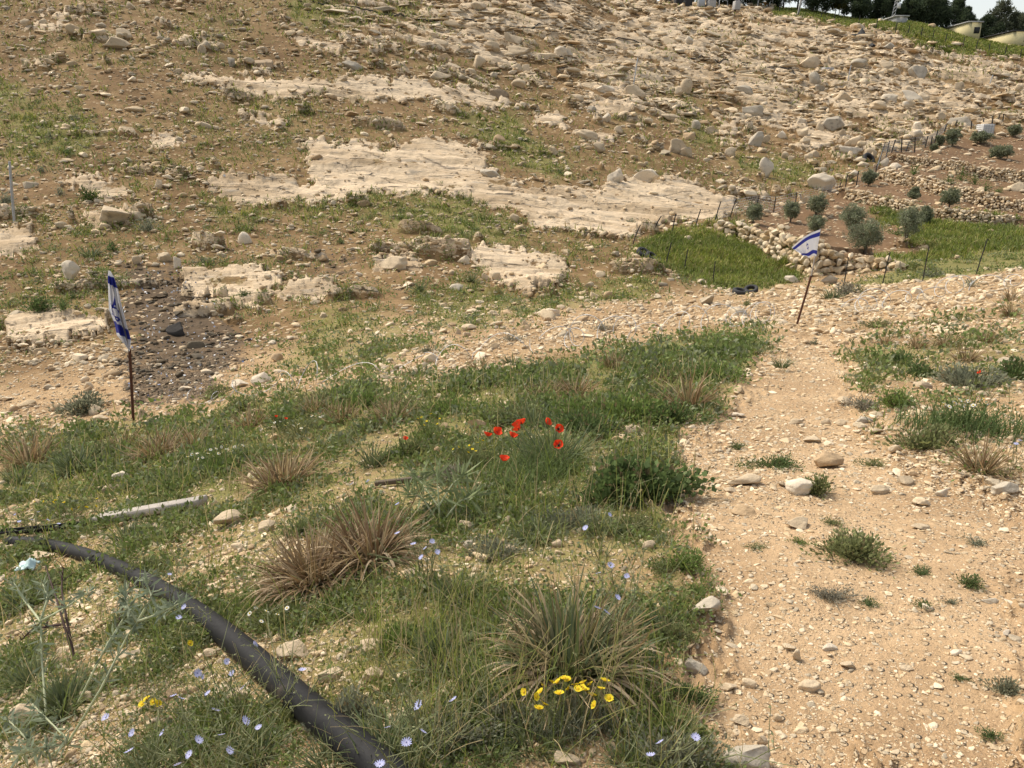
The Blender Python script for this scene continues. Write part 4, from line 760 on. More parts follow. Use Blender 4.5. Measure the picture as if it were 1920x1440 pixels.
# poppies
def poppy():
    mb = MB(); cr = (.82, .065, .018)
    for k in range(5):
        a = 6.2832 * k / 5 + (.3 if k % 2 else 0); g = []
        for i in range(5):
            for j in range(5):
                s, t = i / 4, j / 4 - .5; r = .034 * math.sin(s * 1.25) * (1.0 + .08 * math.sin(j * 2.6)); w = t * 1.75 * (s ** .5); z = .030 * s ** 1.6 + .002 * math.sin(j * 3 + k)
                g.append((r * math.cos(a + w), r * math.sin(a + w), z))
        f = [[i * 5 + j, i * 5 + j + 1, i * 5 + j + 6, i * 5 + j + 5] for i in range(4) for j in range(4)]
        c = np.array([cr] * 25) * np.linspace(.75, 1.1, 5).repeat(5)[:, None]; mb.add(g, f, c)
    return mb.build('flower', M_petal)
proto_po = poppy(); mbc = MB(); mbc.add(ICO[2][0] * .008 + np.array([0, 0, .010]), ICO[2][1], (.02, .015, .02)); proto_pc = mbc.build('flower_centre', M_petal); fresh += [proto_po, proto_pc]
def poppies(lb, bu, bv, spots, h, fol, sc, grp='red poppies'):
    em, p, tops = flowerplant('poppy_plant', lb, 'wildflower', bu, bv, spots, h, None, (.12, .15, .06), grp, 10, 1, .0016, fol, .35); rr = np.random.default_rng(int(bu))
    for t in tops:
        f = child(proto_po, em, t, (.55 + rr.normal() * .3, rr.normal() * .3, rr.uniform(0, 6)), sc * rr.uniform(.9, 1.15)); child(proto_pc, f, (0, 0, 0), (0, 0, 0))
poppies('bushy poppy plant with a cluster of red flowers in the middle of the meadow', 1000, 905, [(914, 818), (929, 813), (935, 811), (970, 800), (978, 795), (973, 806), (961, 820), (1024, 793), (1046, 805), (1048, 836), (945, 864)], .26, (1500, .0035, (.15, .205, .065)), .95)
poppies('single small red poppy left of the loose yellow flowers', 762, 850, [(760, 824)], .2, (50, .003, GB_), .55, 'single poppies'); poppies('single red poppy in the grey bush right of the path', 1830, 722, [(1838, 699)], .25, (60, .004, GG), .6, 'single poppies')
poppies('tiny red poppies among the daisies on the crest', 525, 800, [(518, 782), (536, 786)], .2, (50, .004, GO), .5, 'single poppies')

# ------------------------------------------------------------------ thistles with pale stems
def thistle(lb, polys, hts, c, spiky=1.0, leafL=.05, dens=34):
    p = G1(*polys[0][0]); em = empty('thistle', p, lb, 'thistle', None); mb = MB(); ml = MB(); rt_ = np.random.default_rng(int(polys[0][0][0]))
    for pl, hh in zip(polys, hts):
        Q = np.array([lifted(u, v, h) if h > 0 else G1(u, v) for (u, v), h in zip(pl, hh)]); D = depth(Q[0])
        tt_ = np.linspace(0, len(Q) - 1, 10); Qs = np.stack([np.interp(tt_, np.arange(len(Q)), Q[:, k]) for k in range(3)], 1)
        tube(mb, Qs - p, np.linspace(.0055, .0025, 10), 5, (.55, .58, .38), True)
        n = dens; s = rt_.uniform(.35, 1.0, n) * 9; X = np.stack([np.interp(s, np.arange(10), Qs[:, k]) for k in range(3)], 1) - p
        leaves(ml, X, leafL * rt_.uniform(.6, 1.5, n), .010 * spiky, np.asarray(c) * rt_.uniform(.75, 1.3, (n, 1)), .3, rt_)
        X2 = np.repeat(Qs[-1:] - p, 14, 0) + rt_.normal(size=(14, 3)) * .012; leaves(ml, X2, leafL * .8, .007, np.asarray(c) * rt_.uniform(.8, 1.3, (14, 1)), .5, rt_)
    mb.build('stems', M_leaf, em); ml.build('leaves', M_leaf, em)
GT = (.22, .26, .17)
thistle('grey green thistle with pale bare stems at the left edge', [[(88, 1360), (78, 1230), (76, 1165)], [(76, 1165), (45, 1125), (25, 1090)], [(76, 1165), (130, 1135), (165, 1110)], [(76, 1165), (90, 1120), (80, 1095)]], [(0, .2, .3), (.3, .36, .4), (.3, .35, .4), (.3, .38, .42)], GT)
thistle('tall grey green thistle leaning right in front of the fat pipe', [[(125, 1395), (190, 1290), (240, 1190), (258, 1165)], [(258, 1165), (300, 1150), (335, 1132)], [(258, 1165), (240, 1140), (232, 1110)], [(258, 1165), (285, 1120), (270, 1085)], [(140, 1330), (200, 1210), (250, 1130)]], [(0, .15, .28, .32), (.32, .38, .42), (.32, .38, .42), (.32, .42, .46), (0, .22, .34)], GT, 1, .055, 40)
thistle('thistle lying low in the bottom left corner, silvery', [[(90, 1420), (50, 1385), (10, 1345)], [(90, 1420), (130, 1390), (60, 1320)], [(20, 1440), (40, 1410), (90, 1400)]], [(0, .1, .14), (0, .1, .14), (0, .1, .12)], GT, 1.1, .055, 45)
thistle('spiky grey green thistle with long leaves right of the tall brown clump', [[(825, 985), (822, 930), (818, 880)], [(825, 985), (860, 940), (890, 930)], [(825, 985), (790, 930), (760, 925)], [(822, 950), (850, 905), (870, 890)], [(822, 950), (790, 905), (775, 890)]], [(0, .16, .28), (0, .12, .15), (0, .14, .16), (.1, .2, .24), (.1, .2, .24)], (.21, .25, .12), 1.3, .12, 30)
# dark dead stalks beside the thistles
mb = MB(); p0 = G1(140, 1240)
for pl, hh in [([(140, 1240), (108, 1130), (85, 1060)], (0, .25, .36)), ([(140, 1240), (115, 1110), (118, 1065)], (0, .26, .34)), ([(215, 1200), (235, 1120), (250, 1100)], (0, .15, .2)), ([(120, 1170), (60, 1180), (40, 1200)], (.12, .15, .1))]:
    Q = np.array([lifted(u, v, h) if h > 0 else G1(u, v) for (u, v), h in zip(pl, hh)]); t_ = np.linspace(0, 2, 8); Q = np.stack([np.interp(t_, [0, 1, 2], Q[:, k]) for k in range(3)], 1); tube(mb, Q, np.linspace(.007, .003, 8), 5, (.09, .055, .045))
    for k in range(9): q = Q[rng.integers(2, 8)]; e = q + rng.normal(size=3) * .035 + np.array([0, 0, .03]); tube(mb, [q, (q + e) / 2 + .003, e], [.003, .002, .0015], 4, (.10, .06, .05))
tag(mb.build('dead_stalk', M_leaf, origin=p0), 'dark dead branching stalks between the two grey thistles', 'dead plant')
for o in fresh: bpy.data.objects.remove(o)
# ------------------------------------------------------------------ trees
def cluster_crown(mb, rt_, ctrs, rad, per, L, Wd, cols, up=.2):
    n = len(ctrs) * per; k = np.repeat(np.arange(len(ctrs)), per); q = rt_.normal(size=(n, 3)); q /= np.linalg.norm(q, axis=1)[:, None]; q *= rt_.random((n, 1)) ** .45
    X = ctrs[k] + q * rad[k][:, None]; tone = rt_.uniform(.65, 1.3, len(ctrs))[k] * rt_.uniform(.8, 1.2, n); c = np.asarray(cols)[rt_.integers(0, len(cols), n)] * tone[:, None]
    leaves(mb, X, L * rt_.uniform(.7, 1.3, n), Wd, c, up, rt_, q)
def olive(u, v, w, h, lb):
    p = G1(u, v); D = depth(p); Wm = w * D / F * .5; Hm = h * D / F; rt_ = np.random.default_rng(int(u * 11 + v)); em = empty('olive_tree', p, lb, 'olive tree', 'olive trees on the terraces')
    mt = MB(); br = []
    for k in range(3 + (w > 40)):
        a = rt_.uniform(0, 6.28); e = np.array([math.cos(a) * Wm * .5, math.sin(a) * Wm * .5, Hm * rt_.uniform(.55, .8)]); tube(mt, [np.zeros(3) - [0, 0, .1], np.array([rt_.normal() * .03, rt_.normal() * .03, Hm * .22]), e * .6 + [0, 0, .05 * Hm], e], np.array([.075, .06, .035, .015]) * Hm * .5, 6, (.1, .085, .06))
    mt.build('trunk', M_bark, em)
    m = int(26 + w * .8); q = rt_.normal(size=(m, 3)); q /= np.linalg.norm(q, axis=1)[:, None]; q *= rt_.uniform(.35, .95, (m, 1)); q *= (1 + .22 * np.sin(np.arctan2(q[:, 1], q[:, 0]) * 2 + u))[:, None]; q[:, 2] = q[:, 2] * .44 + .58
    q[:, 2] = np.maximum(q[:, 2], .12 + .1 * rt_.random(m)); C_ = q * np.array([Wm * .88, Wm * .88, Hm * .92]); mc = MB()
    cluster_crown(mc, rt_, C_, np.full(m, .22) * min(Wm, Hm * .6) * rt_.uniform(.6, 1.5, m), 62, max(.07, 3.2 * D / F), max(.022, 1.5 * D / F), [(.22, .245, .145), (.28, .295, .20), (.175, .20, .105)], .3); mc.build('crown', M_leaf, em)
OL = [(1412, 420, 36, 42, 'small round olive tree behind the end of the lowest wall, leftmost of the grove'), (1482, 417, 38, 46, 'olive tree second from the left, by the fence posts'), (1530, 404, 38, 40, 'olive tree in front of the flat pale terrace boulder'), (1527, 438, 36, 36, 'small olive tree right behind the spread out flag'),
 (1596, 442, 58, 64, 'loose dark olive tree behind the widest olive'), (1622, 472, 76, 68, 'widest olive tree of the grove, in the front row'), (1697, 464, 60, 64, 'olive tree with a round crown and visible trunk, front row'), (1733, 422, 30, 38, 'olive tree against the middle wall, behind the round one'), (1712, 376, 22, 25, 'tiny olive sapling between the middle and third wall'),
 (1780, 389, 38, 36, 'small olive tree standing between the middle and third wall'), (1628, 348, 28, 30, 'olive tree beside the fence corner above the walls'), (1785, 274, 32, 32, 'olive tree near the white water tank, left of it'), (1838, 270, 38, 24, 'low wide olive tree just below the white water tank'), (1750, 284, 14, 14, 'very small olive bush along the upper fence, lower one'), (1761, 273, 16, 18, 'very small olive bush along the upper fence, upper one'), (1875, 298, 40, 24, 'spreading olive tree above the topmost wall'), (1900, 256, 26, 22, 'pale olive tree at the right edge, above the water tank')]
for a in OL: olive(*a)
for u, v, w, h in [(1712, 332, 24, 22), (1778, 350, 36, 18), (1800, 338, 30, 26), (1828, 346, 24, 20), (1845, 360, 26, 22), (1872, 360, 20, 12), (1625, 430, 30, 10), (1680, 440, 40, 10)]:
    bush(u, v, w, h, (.115, .175, .04), phrase='bright green terrace bush', nm='vine_bush', grp='green bushes on the terraces')
def ridge_tree(u, vb, vt, w, kind, lb, Y=104.0):
    px, py, _ = PY(u, vb, Y); z = H([px], [py])[0]; top = PY(u, vt, Y); Hm = max(top[2] - z, 2.0); p = np.array([px, py, z - .2]); D = depth(p); Wm = w * D / F * (.66 if kind == 'p' else .55); rt_ = np.random.default_rng(int(u * 13))
    nm = {'p': 'pine_tree', 'c': 'cypress_tree', 'e': 'eucalyptus_tree', 'y': 'young_tree'}[kind]; em = empty(nm, p, lb, {'p': 'pine', 'c': 'cypress', 'e': 'tree', 'y': 'tree'}[kind], 'trees along the ridge'); mt = MB()
    lx = rt_.normal() * .04 * Hm + (.10 * Hm if kind == 'c' else 0); tube(mt, [(0, 0, -.3), (lx * .3, 0, Hm * .4), (lx * .7, .1, Hm * .75), (lx, 0, Hm * .97)], np.array([.028, .02, .012, .004]) * Hm, 6, (.1, .08, .06))
    C_ = []; r_ = []
    if kind == 'p':
        lo = .16
        for k in range(46):
            s = lo + (1 - lo) * rt_.random() ** .85; prof = math.sin(min(1, (1 - s) / (1 - lo) * 1.25 + .12) * 1.57) ; a = rt_.uniform(0, 6.28); rr = Wm * prof * rt_.uniform(.25, 1.0)
            C_.append((lx * s + math.cos(a) * rr, math.sin(a) * rr, Hm * s)); r_.append(Wm * rt_.uniform(.20, .36) * (.5 + .5 * prof))
            if k % 2: tube(mt, [(lx * s, 0, Hm * (s - .05)), C_[-1]], [.012 * Hm * .5, .02], 4, (.1, .08, .06), False)
        cols = [(.06, .085, .042), (.075, .10, .05), (.05, .07, .036)]
    elif kind == 'c':
        for k in range(26): s = .06 + .94 * k / 25; C_.append((lx * s + rt_.normal() * .1, rt_.normal() * .1, Hm * s)); r_.append(Wm * (.9 * math.sin(3.0 * s ** .7) + .15))
        cols = [(.03, .045, .022), (.04, .055, .028)]
    elif kind == 'e':
        for k in range(30):
            s = rt_.uniform(.25, 1); a = rt_.uniform(0, 6.28); rr = Wm * rt_.uniform(.2, 1) * (1.1 - .5 * s); C_.append((lx * s + math.cos(a) * rr, math.sin(a) * rr, Hm * s)); r_.append(Wm * rt_.uniform(.18, .34))
            if k % 2: tube(mt, [(lx * s * .6, 0, Hm * s * .65), C_[-1]], [.05, .02], 4, (.2, .17, .13), False)
        cols = [(.11, .125, .075), (.13, .14, .085), (.085, .10, .06)]
    else:
        for k in range(20): q = unit(rt_.normal(size=3)) * rt_.uniform(.3, 1); C_.append((lx + q[0] * Wm * .8, q[1] * Wm * .8, Hm * (.68 + .3 * q[2]))); r_.append(Wm * .35)
        cols = [(.16, .15, .04), (.13, .13, .04)]
    mt.build('trunk', M_bark, em); mc = MB(); cluster_crown(mc, rt_, np.array(C_), np.array(r_), 150, .30, .10, cols, .35); mc.build('crown', M_leaf, em)
RT = [(1262, 0, -50, 44, 'p', 'dark pine above the skyline scrap heap, left one'), (1300, 4, -52, 46, 'p', 'dark pine above the skyline scrap heap, middle one'), (1334, 8, -50, 44, 'p', 'dark pine above the skyline scrap heap, right one'), (1362, 12, -46, 40, 'p', 'dark pine at the left end of the ridge row'), (1388, 14, -50, 40, 'p', 'dark pine above the concrete block on the ridge'), (1412, 16, -55, 40, 'p', 'dark pine second right of the concrete block'), (1440, 18, -60, 46, 'p', 'dark wide pine third right of the concrete block'), (1468, 20, -55, 42, 'p', 'dark pine behind the white road sign'), (1494, 22, -60, 46, 'p', 'dark pine behind the leaning pale pole'), (1522, 25, -50, 44, 'p', 'dark pine between the leaning pole and the yellowish young tree'), (1548, 27, -40, 40, 'p', 'dark pine just left of the yellowish young tree'),
 (1572, 34, -8, 28, 'y', 'yellowish young tree in front of the dark ridge pines'), (1598, 30, -30, 34, 'p', 'pine just right of the yellowish young tree'), (1618, 33, 2, 36, 'p', 'short light green pine left of the cypress'), (1641, 38, -45, 15, 'c', 'dark leaning cypress on the ridge'), (1668, 40, -16, 38, 'p', 'pine behind the antenna mast'), (1702, 44, -10, 36, 'p', 'pine just right of the small concrete hut'), (1730, 50, -18, 50, 'p', 'biggest full crowned pine on the ridge'), (1757, 53, -4, 36, 'p', 'pine between the biggest pine and the yellow house'),
 (1785, 58, -2, 42, 'p', 'pointed pine just left of the yellow house'), (1806, 58, 14, 24, 'p', 'thin pine behind the yellow house'), (1846, 70, 30, 40, 'p', 'bushy pine right of the yellow house'), (1872, 76, 0, 46, 'e', 'tall open eucalyptus between the two yellow houses'), (1898, 78, 26, 44, 'e', 'low dark eucalyptus behind the second yellow house'), (1922, 84, 26, 40, 'p', 'dark tree at the far right end of the ridge')]
for a in RT: ridge_tree(*a)

# ------------------------------------------------------------------ posts and poles
def pole_at(nm, bu, bv, tu, tv, r, m, lb, cat, grp=None, minpx=1.5):
    p = G1(bu, bv); t = PY(tu, tv, p[1]); D = depth(p); mb = MB(); r = max(r, minpx * .5 * D / F); tube(mb, [np.array([0, 0, -.12]), (t - p) * .5, t - p], [r, r * .96, r * .9], 8, (.3, .3, .3))
    o = mb.build(nm, m); o.location = p
    if lb: tag(o, lb, cat, grp)
    return o, p, t
FP = [(1185,458,1201,421),(1227,440,1240,405),(1247,499,1259,455),(1259,440,1267,401),(1281,512,1290,468),(1336,533,1341,490),(1303,425,1314,392),(1340,413,1352,377),(1368,408,1381,372),(1418,385,1424,366),(1450,400,1455,368),(1491,385,1494,360),(1582,535,1591,482),(1654,534,1669,472),(1729,530,1742,462),(1829,515,1852,447),(1570,367,1577,342),(1585,352,1589,327),(1605,350,1610,320),(1640,335,1645,307),(1645,312,1660,267),(1660,300,1668,264),(1671,287,1679,262),(1690,286,1691,261),(1698,284,1705,267),(1715,286,1716,257),(1734,277,1740,255),(1745,276,1748,256),(1751,270,1759,244),(1770,247,1776,231),(1791,240,1795,225),(1820,247,1822,227),(1842,238,1845,222),(1860,235,1862,217),(1871,232,1874,215),(1880,228,1882,213)]
for k, q in enumerate(FP): pole_at('fence_post', *q, .014, M_dark, lab('thin dark fence post' if q[3] > 330 else 'slim iron stake', (q[0] + q[2]) / 2, (q[1] + q[3]) / 2), 'fence post', 'fence posts round the terraces', 2.2)
pole_at('steel_post', 27, 420, 18, 303, .03, M_galv, 'grey galvanised steel post at the left edge of the slope', 'post', None, 5)
pole_at('thin_pole', 1187, 168, 1196, 108, .03, M_galv, 'lone thin pale pole on the open hillside', 'pole', 'thin poles on the hillside', 2.2)
pole_at('thin_pole', 1588, 158, 1596, 122, .03, M_galv, 'thin pale pole right of the grey block', 'pole', 'thin poles on the hillside', 1.8); pole_at('thin_pole', 1855, 162, 1862, 140, .03, M_galv, 'short pale pole at the right of the rocky hillside', 'pole', 'thin poles on the hillside', 1.6)
RF = [(1345,12),(1380,16),(1420,19),(1460,24),(1496,30),(1539,36),(1563,40),(1609,48),(1642,55),(1678,62),(1702,66),(1726,70),(1748,76),(1772,82),(1805,89),(1830,94),(1853,99),(1884,105),(1912,110)]
for u, v in RF: pole_at('ridge_post', u, v, u + 4, v - 19, .025, M_dark, lab('dark post of the ridge fence', u, v - 9), 'fence post', 'fence posts along the ridge', 1.6)
# wire mesh hung on the tall posts at the corner of the terraces
def mesh_fence(lb, qs):
    mb = MB(); B_ = []; T_ = []
    for bu, bv, tu, tv in qs: p = G1(bu, bv); B_.append(p); T_.append(PY(tu, tv, p[1]))
    B_ = np.array(B_); T_ = np.array(T_)
    for k in range(6): tube(mb, B_ + (T_ - B_) * (.06 + .88 * k / 5), .006, 4, (.3, .3, .3), False)
    for k in range(len(B_) - 1):
        for s in np.linspace(0, 1, 11): tube(mb, [B_[k] + (B_[k + 1] - B_[k]) * s, T_[k] + (T_[k + 1] - T_[k]) * s], .005, 3, (.3, .3, .3), False)
    tag(mb.build('mesh_fence', M_galv, origin=B_[0]), lb, 'wire fence')
mesh_fence('grey wire mesh fence climbing at the corner of the stone terraces', [(1605,350,1610,320),(1640,335,1645,307),(1645,312,1660,267),(1671,287,1679,262),(1690,286,1691,261),(1715,286,1716,257),(1734,277,1740,255),(1751,270,1759,244),(1770,247,1776,231)])
mesh_fence('low wire mesh fence along the lower terrace edge by the first olives', [(1340,413,1352,377),(1368,408,1381,372),(1418,385,1424,366),(1450,400,1455,368),(1491,385,1494,360),(1570,367,1577,342)])

# ------------------------------------------------------------------ the two flags
def star(fx, fy):     # the blue six pointed star outline in the middle of the cloth
    x = (fx - .5) * 11 / 8; y = fy - .5; R_ = .20
    def tri(s):
        d = [s * y - R_ * .5, -.5 * s * y + .866 * x - R_ * .5, -.5 * s * y - .866 * x - R_ * .5]
        return np.maximum(np.maximum(d[0], d[1]), d[2])
    a, b = tri(1), tri(-1); w = .032
    return ((a < 0) & (a > -w)) | ((b < 0) & (b > -w))
def flagcol(fx, fy):
    blue = ((fy > .09) & (fy < .245)) | ((fy > .755) & (fy < .91)) | star(fx, fy)
    return np.where(blue[..., None], np.array([.035, .045, .30]), np.array([.80, .80, .83]))
def flag_mesh(P, fx, fy, parent, p):
    a, b = P.shape[:2]; mb = MB(); i = np.arange(a - 1)[:, None] * b + np.arange(b - 1)[None]
    mb.add(P - p, np.stack([i, i + 1, i + b + 1, i + b], -1).reshape(-1, 4), flagcol(fx, fy).reshape(-1, 3)); return mb.build('flag_cloth', M_flag, parent, smooth=True)
def flagpole(lb, pts_uv, p, radii, cols_m):
    em = empty('flag', p, lb, 'flag', 'blue and white flags'); Q = [p + [0, 0, -.15]] + [PY(u, v, p[1]) for u, v in pts_uv]
    k = len(Q) - 2; mb = MB(); tube(mb, np.array(Q[:k + 1]) - p, radii[0], 8); mb.build('pole', M_rust, em); mb = MB(); tube(mb, np.array(Q[k:]) - p, radii[1], 8); mb.build('pole_extension', M_wood, em); return em
pr = G1(1494, 609); er = flagpole('white flag with blue stripes and star spread out on a leaning rusty pole', [(1494, 609), (1521, 517), (1539, 429)], pr, (.022, .014), None)
fx, fy = np.meshgrid(np.linspace(0, 1, 140), np.linspace(0, 1, 110))
A_, B_, C_, D_ = (np.array(q, float) for q in ((1538.5, 430), (1530.5, 481), (1484, 464), (1507, 482)))      # hoist top, hoist bottom, fly top, fly bottom
fxx = fx[..., None]; fyy = fy[..., None]
top = A_ + (C_ - A_) * fxx + np.array([0, -5]) * np.sin(fxx * 3.14); bot = B_ + (D_ - B_) * fxx
uvq = top * (1 - fyy) + bot * fyy + np.array([0, 2.0]) * np.sin(fxx * 9 + fyy * 3) * fyy
Yq = pr[1] - .02 + .10 * np.sin(fx * 8 + fy * 2.5) * fx + .05 * np.sin(fx * 15 + 1) * fx * fy - .10 * fx; a_, b_ = ray(uvq[..., 0], uvq[..., 1])
flag_mesh(np.stack([a_ * Yq, Yq, CAMZ + b_ * Yq], -1), np.interp(fx, [0, .44, .60, 1], [0, .28, .72, 1]), fy, er, pr)
pl = G1(250, 788); el = flagpole('limp blue and white flag hanging down its upright rusty pole', [(250, 788), (243, 655), (204, 507)], pl, (.020, .012), None)
sW = np.linspace(0, 1, 90); tW = np.linspace(0, 1, 150); S_, T_ = np.meshgrid(sW, tW)
tk = [0, .08, .25, .5, .7, .85, 1]; lu = np.interp(T_, tk, [203, 202, 203, 204, 215, 219, 237]); ru = np.interp(T_, tk, [207, 214, 222, 231, 239, 246, 243]); vv = 508 + T_ * 142
fold = .07 * np.sin(S_ * 16 + T_ * 3); ue = lu + (ru - lu) * np.clip(S_ + .09 * np.sin(S_ * 16), 0, 1); Yq = pl[1] - .06 + fold * np.clip(T_ * 4, 0, 1) ; a_, b_ = ray(ue, vv + 10 * S_ * T_)
flag_mesh(np.stack([a_ * Yq, Yq, CAMZ + b_ * Yq], -1), np.clip(.36 + .34 * S_ + .10 * (T_ - .5), 0, 1), np.clip(np.interp(T_ + .10 * (.5 - S_) * np.sin(T_ * 3.14), [0, .07, .19, .44, .62, .70, .84, 1], [0, .09, .245, .36, .60, .755, .91, 1]), 0, 1), el, pl)

# ------------------------------------------------------------------ razor wire coils along the crest
def coil(lb, path, rpx, pitch, seed, squash=.85):
    rc = np.random.default_rng(seed); w = G(*np.array(path, float).T); seg = np.linalg.norm(np.diff(w, axis=0), axis=1); S = np.concatenate([[0], np.cumsum(seg)]); n = int(S[-1] / pitch); m = n * 22
    ph = np.linspace(0, n * 2 * math.pi, m); s = ph / (2 * math.pi) * pitch + .16 * np.sin(ph * .37) + .10 * np.sin(ph * .13 + 1); s = np.clip(s, 0, S[-1])
    X = np.stack([np.interp(s, S, w[:, k]) for k in range(2)], 1); ti = np.clip(np.searchsorted(S, s), 1, len(S) - 1); d = w[ti] - w[ti - 1]; d = d[:, :2] / np.linalg.norm(d[:, :2], axis=1)[:, None]; nb = np.stack([-d[:, 1], d[:, 0]], 1)
    Dm = depth(w[len(w) // 2]); r = rpx * Dm / F * (1 + .25 * np.sin(ph * .21 + seed) + .12 * np.sin(ph * .55)); g = Hb(X[:, 0], X[:, 1]); tilt = .30 * np.sin(ph * .17 + 2)
    P = np.column_stack([X + nb * (np.cos(ph) * r)[:, None] + d * (np.sin(ph) * r * (.35 + tilt))[:, None], g + r * squash * (1 + np.sin(ph)) + .02])
    mb = MB(); tube(mb, P, max(.0038, .62 * Dm / F), 4, (.5, .5, .5), False); k = np.arange(0, m - 1, 1); t = P[k + 1] - P[k]; t /= np.linalg.norm(t, axis=1)[:, None]
    q = P[k]; up = np.cross(t, rc.normal(size=t.shape)); up /= np.linalg.norm(up, axis=1)[:, None]; L = .014
    V = np.stack([q - t * .008, q + up * L - t * .012, q + t * .008, q - up * L + t * .012], 1); mb.add(V, np.arange(len(k) * 4).reshape(-1, 4))
    tag(mb.build('razor_wire', M_wire, origin=w[0]), lb, 'razor wire', 'razor wire coils along the crest')
coil('flattened razor wire coil between the limp flag and the middle of the crest', [(322, 768), (450, 748), (520, 738), (600, 722), (700, 705), (790, 694), (900, 672), (1000, 662)], 23, .62, 3, .75)
coil('tall loops of razor wire left of the spread out flag', [(1020, 658), (1080, 650), (1150, 642), (1240, 630), (1300, 622), (1360, 616), (1450, 604)], 21, .50, 4, .95)
coil('sagging razor wire coil right of the spread out flag', [(1585, 592), (1650, 578), (1720, 566), (1800, 548), (1870, 540), (1930, 534)], 16, .60, 5, .8)

# ------------------------------------------------------------------ pipe, channel, plank and hose
PIP = np.array([(20, 1016), (70, 1016), (130, 1029), (200, 1052), (290, 1094), (390, 1160), (470, 1232), (560, 1312), (640, 1382), (720, 1450), (800, 1530)], float)
Wp = G(PIP[:, 0], PIP[:, 1] + np.linspace(4, 14, len(PIP))); s0 = np.linspace(0, len(Wp) - 1, 70); Wp = np.stack([np.interp(s0, np.arange(len(Wp)), Wp[:, k]) for k in range(3)], 1)
for _ in range(14): Wp[1:-1] = (Wp[:-2] + Wp[2:] + 2 * Wp[1:-1]) / 4
Wp[:, 2] = np.maximum(Wp[:, 2], H(Wp[:, 0], Wp[:, 1])) + np.linspace(.008, .042, 70); 
for _ in range(14): Wp[1:-1, 2] = (Wp[:-2, 2] + Wp[2:, 2] + 2 * Wp[1:-1, 2]) / 4
mb = MB(); o0 = Wp[35].copy(); tube(mb, Wp, np.linspace(.044, .054, 70), 24); tag(mb.build('water_pipe', M_pipe, smooth=True, origin=o0), 'fat black plastic pipe running through the weeds to the lower left corner', 'pipe')
def bar(nm, a, b, h, wd, m, lb, cat, channel=False):
    p = G1(*a); q = G1(*b); d = unit(q - p); s = unit(np.cross(d, [0, 0, 1])); n_ = np.cross(s, d); L = np.linalg.norm(q - p) * .5; c = (p + q) / 2 + n_ * (h * .5 + .015); mb = MB()
    if channel:
        box(mb, -n_ * h * .42, [d * L, s * wd * .5, n_ * h * .08])
        for e in (-1, 1): box(mb, s * wd * .44 * e + n_ * h * .04, [d * L, s * wd * .06, n_ * h * .38])
    else: box(mb, [0, 0, 0], [d * L, s * wd * .5, n_ * h * .5])
    o = mb.build(nm, m); o.location = c; bv = o.modifiers.new('bevel', 'BEVEL'); bv.width = min(h, wd) * .08; tag(o, lb, cat)
bar('wooden_plank', (186, 981), (385, 947), .055, .10, M_wood, 'pale weathered wooden plank lying in the grass left of the brown clumps', 'plank')
bar('plastic_channel', (-30, 1010), (165, 990), .035, .07, M_pipe, 'flat black plastic channel lying above the fat pipe at the left edge', 'plastic strip', True)
hp = G(*np.array([(540, -12), (600, 8), (680, 25), (780, 37), (830, 43), (920, 54), (1010, 60), (1060, 64), (1130, 74), (1210, 92), (1290, 110), (1360, 121), (1420, 129), (1480, 142), (1505, 152)], float).T)
s0 = np.linspace(0, len(hp) - 1, 120); hp = np.stack([np.interp(s0, np.arange(len(hp)), hp[:, k]) for k in range(3)], 1); hp[:, 2] = H(hp[:, 0], hp[:, 1]) + .06; mb = MB(); tube(mb, hp, .05, 6); tag(mb.build('water_hose', M_rubber, origin=hp[60]), 'long thin black hose snaking across the top of the hillside', 'hose')
bar('fallen_branch', (705, 915), (790, 905), .03, .03, M_bark, 'short dry branch lying behind the tall brown clump', 'branch')

# ------------------------------------------------------------------ tyres, tank, scraps
def tyre(u, v, Rr, lb, tilt):
    p = G1(u, v); mb = MB(); th = np.linspace(0, 2 * math.pi, 29)[:-1]; pr_ = np.array([(.55, -.42), (.80, -.5), (1.0, -.38), (1.0, .38), (.80, .5), (.55, .42), (.62, .0)]); V = []
    for t in th: V += [(Rr * r * math.cos(t), Rr * r * math.sin(t), Rr * .62 * z) for r, z in pr_]
    k = len(pr_); f = [[i * k + j, ((i + 1) % 28) * k + j, ((i + 1) % 28) * k + (j + 1) % k, i * k + (j + 1) % k] for i in range(28) for j in range(k)]
    mb.add(V, f); o = mb.build('tyre', M_rubber, smooth=False); o.location = p + [0, 0, Rr * .28]; o.rotation_euler = tilt; tag(o, lb, 'tyre', 'old tyres lying on the slope')
tyre(1388, 551, .24, 'flat lying black tyre in front of the grassy terrace, left of the pair', (.12, .1, 0)); tyre(1408, 547, .21, 'tilted black tyre in front of the grassy terrace, right of the pair', (.35, -.25, 0))
tyre(1206, 478, .26, 'half buried dark tyre left of the grassy terrace, upper one', (.5, .4, 0)); tyre(1222, 486, .26, 'half buried dark tyre left of the grassy terrace, lower one', (.4, .5, 0)); tyre(1628, 302, .45, 'dark tyre leaning by the fence corner', (1.0, .2, .3))
